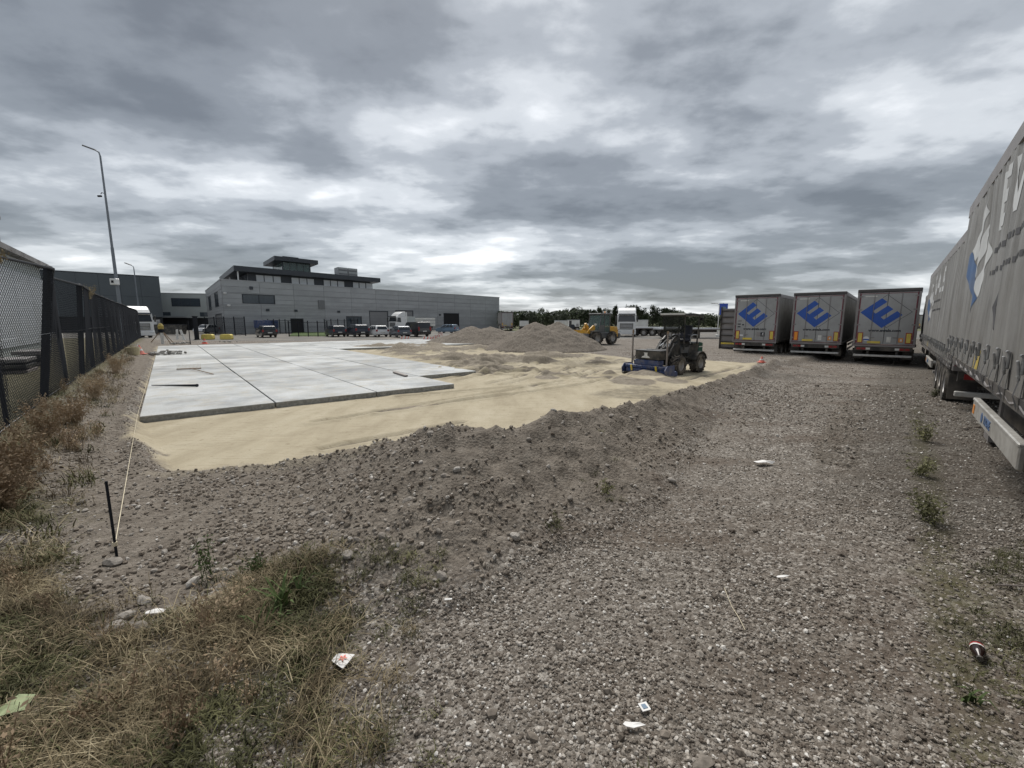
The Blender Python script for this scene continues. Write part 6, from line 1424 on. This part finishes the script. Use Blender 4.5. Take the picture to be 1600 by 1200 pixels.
# measuring tripod with white pole left behind the slabs
p = at(254.5, 537.5, .05); t = thing('site_tripod', 'white post on wooden tripod legs behind the far slab edge', 'tripod', (p.x, p.y, .05))
w = MB(); w.tube((0, 0, 0), (0, 0, 1.0), .12, n=10); w.build('white_post', M['white_dull'], t)
w = MB(); w.lohi((-.18, -.16, 1.0), (.18, .16, 1.3), ch=.03); w.build('head', M['black_metal'], t)
w = MB(); w.lathe([(0, 0), (.2, .02), (.22, .3), (.1, .5), (0, .52)], (-.02, 0, 1.3), 12); w.build('cover', M['ycurtain'], t)
for a_ in (0.0, 3.3, 1.7):
    w = MB(); w.tube((.1*math.cos(a_), .1*math.sin(a_), 1.1), (1.1*math.cos(a_), 1.1*math.sin(a_), -.05), .035, n=6); w.build('leg', M['timber'], t)
for (px, py, h, ln_, lab) in ((277.5, 530, 1.1, .03, 'short upright white post left of the thin black post'), (288, 531, 1.15, -.28, 'white post leaning left beside the short upright one')):
    p = at(px, py, 0); t = thing('white_stake', lab, 'post', (p.x, p.y, 0), 0, 'white posts behind the slabs'); t.rotation_euler.y = ln_
    w = MB(); w.tube((0, 0, -.1), (0, 0, h), .11, n=8); w.build('shaft', M['white_dull'], t); w = MB(); w.tube((0, 0, h*.45), (0, 0, h*.55), .15, n=8); w.build('collar', M['white_dull'], t)
p = at(246, 520, 0); t = thing('steel_cabinet', 'grey box cabinet standing beyond the fence end', 'cabinet', (p.x-1.5, p.y+1, 0), .2)
w = MB(); w.lohi((-1, -.5, .05), (1, .5, 2.3), ch=.03); w.build('body', M['facade'], t); w = MB(); w.lohi((-.95, -.53, .12), (-.02, -.505, 2.25)); w.lohi((.02, -.53, .12), (.95, -.53+.025, 2.25)); w.build('door', M['silver'], t); w = MB(); w.lohi((-1, -.45, -.05), (1, .45, .05)); w.build('plinth', M['t_dark'], t)
p = at(266, 524, 0); t = thing('dark_skip', 'black rubbish container beside the grey cabinet', 'container', (p.x-1, p.y+1.5, 0), .2)
w = MB(); w.prism([(-1.6, .1), (-1.9, 1.5), (1.9, 1.5), (1.6, .1)], -.8, .8, 'y'); w.build('body', M['mach_black'], t); w = MB(); w.lohi((-1.95, -.85, 1.5), (1.95, .85, 1.58)); w.build('rim', M['black_metal'], t)

# ---------------------------------------------------------------- on the slabs
def rubble(px, py, n_, sx, sy, h, label, size, z0=SLABZ+.006):
    c = at(px, py, z0); t = thing('rubble_heap', label, 'rubble', (c.x, c.y, z0), 0, 'heaps of broken concrete'); rr = random.Random(int(px))
    for i in range(n_):
        a, d = rr.uniform(0, 6.28), rr.random()**.7; x_, y_ = sx*d*math.cos(a), sy*d*math.sin(a); s = size*(.6+.8*rr.random())
        o = link('rubble_piece', rub_me[i % 4], t); o.location = (x_, y_, s*.28+h*max(0, 1-d*1.25)*rr.random()); o.scale = (s, s*rr.uniform(.6, 1), s*rr.uniform(.5, .8)); o.rotation_euler = (rr.uniform(-.4, .4), rr.uniform(-.4, .4), rr.uniform(0, 6.28))
    return t
rub_me = [stone_mesh('rubble_piece', M['rubble'], 300+i, 1, .8, .5) for i in range(4)]
rubble(263, 553.5, 46, .95, .8, .28, 'heap of broken concrete lying on the far left slab', .24)
rubble(288, 537.5, 24, 1.2, .7, .15, 'low heap of rubble just beyond the far slab edge', .26, .02)
rubble(356, 534.5, 14, 1.0, .4, .1, 'few rubble pieces in front of the right yellow block', .24, .02)
# landscaping rake
a, b_ = on_slab(276, 578), on_slab(314.5, 576.5); c0, c1 = on_slab(298, 577.5), on_slab(333.5, 585.5)
rk = thing('landscape_rake', 'wide wooden rake lying teeth up on the left slabs', 'rake', (a.x, a.y, SLABZ+.006))
dv = b_-a; nrm = Vector((-dv.y, dv.x, 0)).normalized()
w = MB(); w.box(tuple(dv/2+Vector((0, 0, .03))), (dv.length, .05, .04), rz=math.atan2(dv.y, dv.x), ch=.008); hd_ = w.build('head', M['orange'], rk); hd_.data.materials[0] = M['timber']
w = MB(); w.tube(c0-a+Vector((0, 0, .05)), c1-a+Vector((0, 0, .025)), .016, n=8); w.build('handle', M['timber'], rk)
for i in range(18):
    p = dv*((i+.5)/18); w = MB(); w.tube(p+Vector((0, 0, .04)), p+nrm*.02+Vector((0, 0, .22)), .0045, n=5); w.build('tooth', M['string'], hd_)
a, b_ = on_slab(237, 603), on_slab(309, 604)
t = thing('black_bar', 'long black tapered bar lying across the left slabs', 'bar', (a.x, a.y, SLABZ+.007)); dv = b_-a
w = MB(); w.tube(Vector((0, 0, .02)), dv+Vector((0, 0, .035)), .012, .035, 8); w.build('shaft', M['black_metal'], t); w = MB(); w.tube(dv*.97+Vector((0, 0, .036)), dv+Vector((0, 0, .036)), .043, n=8); w.build('cap', M['black_metal'], t)
a, b_ = on_slab(616, 582.5), on_slab(635, 588.5)
t = thing('loose_plank', 'short grey plank lying on the slabs near their right corner', 'plank', (a.x, a.y, SLABZ+.01), math.atan2((b_-a).y, (b_-a).x))
w = MB(); w.lohi((0, -.06, 0), ((b_-a).length, .06, .05), ch=.006); w.build('board', M['mast'], t); 

# ---------------------------------------------------------------- stake and string
sb = at(182, 866, .30); sb.z = ground_z(sb.x, sb.y)
st = thing('rebar_stake', 'thin dark iron stake driven into the earth at the left', 'stake', tuple(sb))
w = MB(); w.tube((0, 0, -.15), (.0, 0, .60), .009, n=8); w.build('rod', M['black_metal'], st); w = MB(); w.tube((0, 0, .09), (0, 0, .12), .016, n=8); w.build('string_knot', M['string'], st)
pc = P0-UD*.02+Vector((0, 0, 0)); e = P0+VD*32-UD*.02
w = MB(); w.path([(0, 0, .10), tuple(Vector((pc.x, pc.y, SLABZ+.03))-sb), tuple(Vector((e.x, e.y, SLABZ+.03))-sb)], .0035, 5)
sto = w.build('guide_string', M['string']); sto.location = sb; tag(sto, 'pale taut string running from the iron stake along the slab edge', 'string')
g = at(176, 876, .3); o = link('boulder', stone_mesh('boulder', M['rock'], 501, 2, .6, .3)); o.location = (g.x, g.y, ground_z(g.x, g.y)+.02); o.scale = (.15, .11, .10); tag(o, 'grey flat boulder at the foot of the iron stake', 'rock')
g = at(1098, 1196, .28); o = link('boulder', stone_mesh('boulder', M['rock'], 502, 2, .4, .3)); o.location = (g.x, g.y, ground_z(g.x, g.y)+.01); o.scale = (.12, .09, .07); o.rotation_euler.z = .6; tag(o, 'pale stone in the gravel at the bottom edge', 'rock')

# ---------------------------------------------------------------- litter
def on_ground(px, py, z0=.3):
    p = at(px, py, z0); p = at(px, py, ground_z(p.x, p.y)); p.z = ground_z(p.x, p.y); return p
p = on_ground(536, 1043); q = [on_ground(*c) for c in ((518, 1038), (527, 1030), (555, 1034), (537, 1059), (522, 1050))]
t = thing('paper_bag', 'white crumpled paper wrapper with a small red print lying on dry grass', 'litter', (p.x, p.y, p.z+.03))
w = MB(); up = Vector((0, 0, .012)); w.add([c-p+Vector((0, 0, .006*i)) for i, c in enumerate(q)]+[(q[0]+q[2])/2-p+Vector((0, 0, .03))], [(0, 1, 5), (1, 2, 5), (2, 3, 5), (3, 4, 5), (4, 0, 5)]); sh = w.build('sheet', M['paper'], t); m_ = sh.modifiers.new('s', 'SOLIDIFY'); m_.thickness = .003
w = MB(); c = (q[0]+q[2]+q[3])/3-p
for i in range(5):
    a = i*1.256; w.add([c+Vector((.0, 0, .03)), c+Vector((.014*math.cos(a-.4), .014*math.sin(a-.4), .030)), c+Vector((.024*math.cos(a), .024*math.sin(a), .029)), c+Vector((.014*math.cos(a+.4), .014*math.sin(a+.4), .030))], [(0, 1, 2, 3)])
w.build('print', M['cone_red'], t)
p = on_ground(1527, 1024); t = thing('cola_bottle', 'crushed dark plastic bottle with a red and white label on the gravel', 'bottle', (p.x, p.y, p.z+.03), R(228)); t.scale = (.68, .85, .85)
w = MB(); w.lathe([(0, -.085), (.028, -.082), (.034, -.06), (.035, .02), (.030, .05), (.016, .085), (.013, .10), (0, .10)], (0, 0, 0), 14, 'x'); w.build('bottle_body', mat('cola_plastic', (.02, .010, .008), .15, 0, .2, 20), t, smooth=True)
w = MB(); w.lathe([(.0362, -.05), (.0368, -.012)], (0, 0, 0), 14, 'x'); lb_ = w.build('label_band', M['redlight'], t); w = MB(); w.lathe([(.0372, -.028), (.0374, -.010)], (0, 0, 0), 14, 'x'); w.build('label_stripe', M['white_dull'], lb_)
w = MB(); w.tube((.10, 0, 0), (.12, 0, 0), .016, n=10); w.build('bottle_cap', M['mach_black'], t)
p = on_ground(1006, 1112); t = thing('wrapper_scrap', 'small blue and white scrap of wrapper in the gravel', 'litter', (p.x, p.y, p.z+.022), .4)
w = MB(); w.prism([(-.022, -.018), (.02, -.024), (.026, .018), (-.016, .024)], 0, .004, 'z'); w.build('sheet', M['paper'], t); w = MB(); w.prism([(-.012, -.01), (.012, -.013), (.012, .01), (-.008, .013)], .0045, .006, 'z'); w.build('print', M['lightblue'], t)
for (px, py, s, lab) in ((1195, 727, .16, 'white rag lying on the gravel near the foot of the ridge'), (1222, 906, .05, 'thin white plastic shred on the gravel in the middle distance'), (988, 1140, .05, 'white scrap beside the blue wrapper'), (700, 938, .035, 'white chip on the gravel left of centre'), (242, 962, .07, 'pale plastic scrap on the stones beside dry grass')):
    p = on_ground(px, py); w = MB(); rr = random.Random(px); pts = [(s*(.5+.5*rr.random())*math.cos(a)*1.2, s*(.3+.4*rr.random())*math.sin(a)*.6) for a in [i*.785 for i in range(8)]]
    n = len(pts); w.add([(x_, y_, .012+.02*rr.random()*s/.1) for x_, y_ in pts]+[(0, 0, .03*s/.1)], [(i, (i+1) % n, n) for i in range(n)]); o = w.build('litter_scrap', M['paper']); o.location = (p.x, p.y, p.z+.012); o.modifiers.new('s', 'SOLIDIFY').thickness = .002; tag(o, lab, 'litter')
p = on_ground(1143, 950); w = MB(); w.path([(0, 0, .02), (-.02, -.12, .035), (-.035, -.22, .03)], .002, 5); w.path([(0, 0, .02), (.03, .16, .04)], .0018, 5); o = w.build('straw_stalk', M['string']); o.location = p; tag(o, 'single dry straw lying on the open gravel', 'straw')
p = on_ground(1590, 920); w = MB(); w.path([(-.13, .02, .02), (.25, -.03, .03)], .006, 6); o = w.build('stick', M['mast']); o.location = p; tag(o, 'pale stick lying on gravel at the right edge', 'stick')

# ---------------------------------------------------------------- vegetation
def blade_mat(name, stops):
    m = bpy.data.materials.new(name); m.use_nodes = True; t = m.node_tree; p = t.nodes['Principled BSDF']; p.inputs['Roughness'].default_value = .75; p.inputs['Specular IOR Level'].default_value = .2
    oi = N(t, 'ShaderNodeObjectInfo'); g = N(t, 'ShaderNodeNewGeometry'); n = N(t, 'ShaderNodeTexNoise'); L(t, g, 'Position', n, 'Vector'); n.inputs['Scale'].default_value = 2.4; n.inputs['Detail'].default_value = 5
    f = math_n(t, 'ADD', math_n(t, 'MULTIPLY', oi.outputs['Random'], .55), math_n(t, 'MULTIPLY_ADD', n.outputs[0], 1.0, -.2)); t.links.new(ramp_n(t, f, stops, 'LINEAR'), p.inputs['Base Color']); return m
M['straw'] = blade_mat('straw', [(.2, (.05, .038, .023)), (.42, (.125, .098, .058)), (.65, (.23, .185, .11)), (.9, (.40, .34, .225))])
M['weedgreen'] = blade_mat('weed_green', [(.15, (.034, .036, .017)), (.5, (.078, .078, .036)), (.8, (.13, .128, .06)), (1, (.20, .19, .095))])
M['rust'] = blade_mat('dead_weed', [(.1, (.10, .070, .044)), (.4, (.21, .152, .098)), (.7, (.33, .25, .165)), (1, (.45, .36, .25))])
M['fresh'] = blade_mat('fresh_green', [(.1, (.04, .06, .02)), (.9, (.10, .14, .05))])
def clump(name, seed, mt, n_, h, spread, width, curl=.8, up=.7):
    r = random.Random(seed); mb = MB()
    for i in range(n_):
        a = r.uniform(0, 6.28); b0 = Vector((r.gauss(0, spread*.35), r.gauss(0, spread*.35), 0)); d = Vector((math.cos(a), math.sin(a), 0)); sd = Vector((-d.y, d.x, 0)); ln = h*(.45+.75*r.random()); k = curl*r.random(); wd = width*(.6+.8*r.random())
        p0 = b0; p1 = b0+Vector((0, 0, ln*.45*up))+d*ln*.18*k; p2 = b0+Vector((0, 0, ln*.78*up))+d*ln*(.18+.38*k); p3 = b0+Vector((0, 0, ln*(.95-.5*k)*up))+d*ln*(.3+.75*k)
        mb.add([p0-sd*wd, p0+sd*wd, p1+sd*wd*.9, p1-sd*wd*.9, p2+sd*wd*.6, p2-sd*wd*.6, p3], [(0, 1, 2, 3), (3, 2, 4, 5), (5, 4, 6)])
    return mb.mesh(name, mt)
def bushy(name, seed, mt, n_, h, spread, q0):
    # feathery dead weed: thin stems set with many small leaf flakes
    r = random.Random(seed); mb = MB()
    for i in range(n_):
        a = r.uniform(0, 6.28); ln = h*(.5+.6*r.random()); tip = Vector((spread*r.random()*math.cos(a), spread*r.random()*math.sin(a), ln)); b0 = Vector((r.gauss(0, .03), r.gauss(0, .03), 0)); mb.tube(b0, tip, .0035, .0015, 3, cap=False)
        for k in range(26):
            f = .25+.75*r.random(); c = b0.lerp(tip, f)+Vector((r.gauss(0, .028), r.gauss(0, .028), r.gauss(0, .02))); u_ = Vector((r.gauss(0, 1), r.gauss(0, 1), r.gauss(0, 1))).normalized(); v_ = u_.orthogonal().normalized(); q = q0*(.5+.9*r.random()); mb.add([c+u_*q, c+v_*q*.4, c-u_*q, c-v_*q*.4], [(0, 1, 2, 3)])
    return mb.mesh(name, mt)
straw_c = proto_col('straw_clump', [clump('straw', i, M['straw'], 22, .26, .16, .0022, 1.0, .55) for i in range(4)])
green_c = proto_col('weed_clump', [clump('weed', 20+i, M['weedgreen'], 26, .16, .16, .0042, 1.0, .6) for i in range(4)])
rust_c = proto_col('dead_clump', [bushy('dead', 40+i, M['rust'], 10, .30, .18, .013) for i in range(4)])
def zone_pts(poly_px, n_, z0=.3):
    P = [at(a, b_, z0) for a, b_ in poly_px]; x0, x1 = min(p.x for p in P), max(p.x for p in P); y0, y1 = min(p.y for p in P), max(p.y for p in P)
    x_ = rng.uniform(x0, x1, n_*6); y_ = rng.uniform(y0, y1, n_*6); m_ = in_poly(x_, y_, P); return x_[m_][:n_], y_[m_][:n_]
def strew(name, col, nproto, zones, label, smin, smax, gate=None, hsc=1.0):
    xs, ys = [], []
    for z_, n_ in zones: a, b_ = zone_pts(z_, n_); xs.append(a); ys.append(b_)
    x_, y_ = np.concatenate(xs), np.concatenate(ys)
    if gate is not None: k = gate(x_, y_); x_, y_ = x_[k], y_[k]
    z_ = terrain(x_, y_)[0]; n_ = len(x_); s = smin+(smax-smin)*rng.random(n_)
    scl = np.stack([s, s, s*hsc*(.7+.6*rng.random(n_))], 1); rot = np.stack([(rng.random(n_)-.5)*.5, (rng.random(n_)-.5)*.5, rng.random(n_)*6.28], 1)
    return scatter(name, np.stack([x_, y_, z_-.01], 1), rot, scl, rng.integers(0, nproto, n_), col, label)
LOWL = [(-60, 1230), (-60, 880), (60, 900), (150, 1000), (250, 960), (330, 950), (400, 895), (470, 885), (560, 915), (560, 960), (520, 1100), (500, 1230)]
LOWX = [(-60, 1230), (-60, 860), (150, 960), (400, 860), (620, 890), (660, 1000), (600, 1230)]
DEEP = [(-520, 1230), (-420, 800), (30, 760), (110, 880), (140, 1000), (90, 1230)]
FENL = [(-200, 900), (-100, 720), (30, 690), (80, 630), (150, 590), (205, 545), (214, 548), (190, 600), (160, 660), (140, 720), (130, 800), (70, 900)]
def patchy(f, th, seed): return lambda x_, y_: (fbm(x_, y_, f, 3, seed)+rng.random(len(x_))*.35-.17) > th
strew('dry_grass', straw_c, 4, [(LOWL, 1300), (DEEP, 500), (LOWX, 260), ([(330, 1000), (400, 900), (500, 890), (560, 960), (500, 1060), (420, 1040)], 160)], 'dry straw-coloured grass matted over the lower left corner', .3, .95, patchy(2.4, -.04, 91))
strew('low_weeds', green_c, 4, [(LOWL, 700), (LOWX, 260), (DEEP, 2000), ([(400, 970), (440, 905), (540, 905), (540, 980), (470, 1010)], 220), ([(780, 1230), (800, 1120), (1000, 1150), (1000, 1230)], 8)], 'low green weeds between the dry grass in the lower left corner', .3, .85, patchy(1.9, -.04, 95))
strew('dead_weeds', rust_c, 4, [(FENL, 260), (DEEP, 110), (LOWL, 12), ([(0, 760), (0, 700), (60, 640), (130, 640), (130, 700), (60, 780)], 90)], 'brown dead weeds growing along the foot of the chain-link fence', .35, 1.05, patchy(1.5, -.08, 93), .9)
strew('fence_weeds', green_c, 4, [(FENL, 500)], 'dull green weeds among the dead stalks along the fence', .6, 1.5, patchy(1.3, -.05, 94))
strew('fence_grass', straw_c, 4, [(FENL, 900)], 'dry grass at the foot of the chain-link fence', .7, 1.7)
strew('gravel_weeds', green_c, 4, [([(1415, 700), (1440, 600), (1450, 600), (1475, 700), (1480, 860), (1420, 860)], 120), ([(1430, 1230), (1480, 900), (1700, 800), (1750, 1230)], 520), ([(560, 1000), (560, 880), (700, 890), (640, 1000)], 60), ([(900, 800), (930, 720), (960, 720), (980, 800)], 10), ([(540, 1230), (560, 1020), (680, 1050), (680, 1230)], 40)], 'thin green weeds sprouting through the gravel', .22, .55, patchy(1.2, -.02, 97))
# plants one can single out
def weed(px, py, seed, mt, n_, h, spread, wd, label, name='weed_plant', curl=.9):
    p = on_ground(px, py); o = link(name, clump(name, seed, mt, n_, h, spread, wd, curl, .9)); o.location = (p.x, p.y, p.z-.01); tag(o, label, 'weed', 'single weeds'); return o
def leafy(px, py, seed, mt, n_, h, spread, q, label, name='weed_plant'):
    p = on_ground(px, py); o = link(name, bushy(name, seed, mt, n_, h, spread, q)); o.location = (p.x, p.y, p.z-.01); tag(o, label, 'weed', 'single weeds'); return o
leafy(322, 905, 1, M['fresh'], 6, .30, .10, .012, 'thin upright green weed on the stones right of the iron stake')
leafy(400, 895, 2, M['fresh'], 9, .14, .12, .012, 'small green weed at the edge of the rubble above the dry grass')
leafy(948, 748, 3, M['weedgreen'], 6, .12, .10, .014, 'small green weed at the foot of the dirt ridge')
leafy(1450, 815, 4, M['weedgreen'], 14, .26, .22, .020, 'dark green weed on the gravel, nearest of the line beside the trailers')
leafy(1436, 742, 5, M['weedgreen'], 12, .22, .2, .020, 'dark green weed, second from the front in the line beside the trailers')
leafy(1444, 690, 6, M['weedgreen'], 12, .30, .2, .022, 'dark green weed, third from the front in the line beside the trailers')
leafy(1462, 618, 7, M['weedgreen'], 10, .26, .18, .024, 'small dark weed, farthest of the line beside the trailers')
leafy(866, 790, 8, M['weedgreen'], 6, .08, .12, .012, 'flat green tuft on the gravel below the ridge')
weed(436, 958, 9, M['fresh'], 16, .26, .10, .010, 'bright green broad-leaved weed in the dry grass', curl=.8)
weed(418, 985, 11, M['fresh'], 14, .20, .10, .008, 'smaller bright green weed just below the broad-leaved one', curl=.9)
weed(468, 930, 12, M['fresh'], 12, .20, .09, .008, 'bright green weed at the upper right edge of the dry grass', curl=.9)
weed(1520, 1100, 10, M['fresh'], 10, .10, .06, .008, 'fresh green sprout below the dark bottle')
for i, (px, py, h, lab) in enumerate(((75, 690, .62, 'tall rusty brown dead weed right in front of the thick fence post'), (118, 668, .55, 'rusty dead weed right of the thick fence post'), (28, 745, .55, 'orange brown dead weed at the left edge below the fence'), (12, 800, .5, 'lowest orange brown dead weed at the left edge'), (150, 625, .6, 'dead weed at the second fence post'), (182, 585, .7, 'grey brown weed near the middle of the fence'))):
    p = on_ground(px, py, .4); o = link('dead_weed', bushy('dead_weed', 60+i, M['rust'], 46, h, .36, .020)); o.location = (p.x, p.y, p.z-.02); tag(o, lab, 'weed', 'rusty dead weeds by the fence')
for (k, sd) in ((6, 1), (2, 2)):
    p = tops[3+k-3+3] if False else tops[k]; o = link('dry_creeper', bushy('dry_creeper', 80+k, M['straw'], 16, .45, .25, .02)); o.location = (p.x, p.y, p.z-.30); tag(o, 'dry tangle of weeds caught on a fence post top' if sd == 1 else 'dry creeper hanging on the fence rail at the left edge', 'weed')
p = on_ground(22, 1122); w = MB(); w.add([(-.07, -.02, .05), (0, -.055, .07), (.07, -.01, .06), (.055, .05, .08), (-.01, .04, .09), (-.05, .03, .06)], [(0, 1, 4, 5), (1, 2, 3, 4)]); o = w.build('large_leaf', M['leaf_pale']); o.location = p; o.modifiers.new('s', 'SOLIDIFY').thickness = .002; tag(o, 'single pale green broad leaf at the lower left edge', 'leaf')
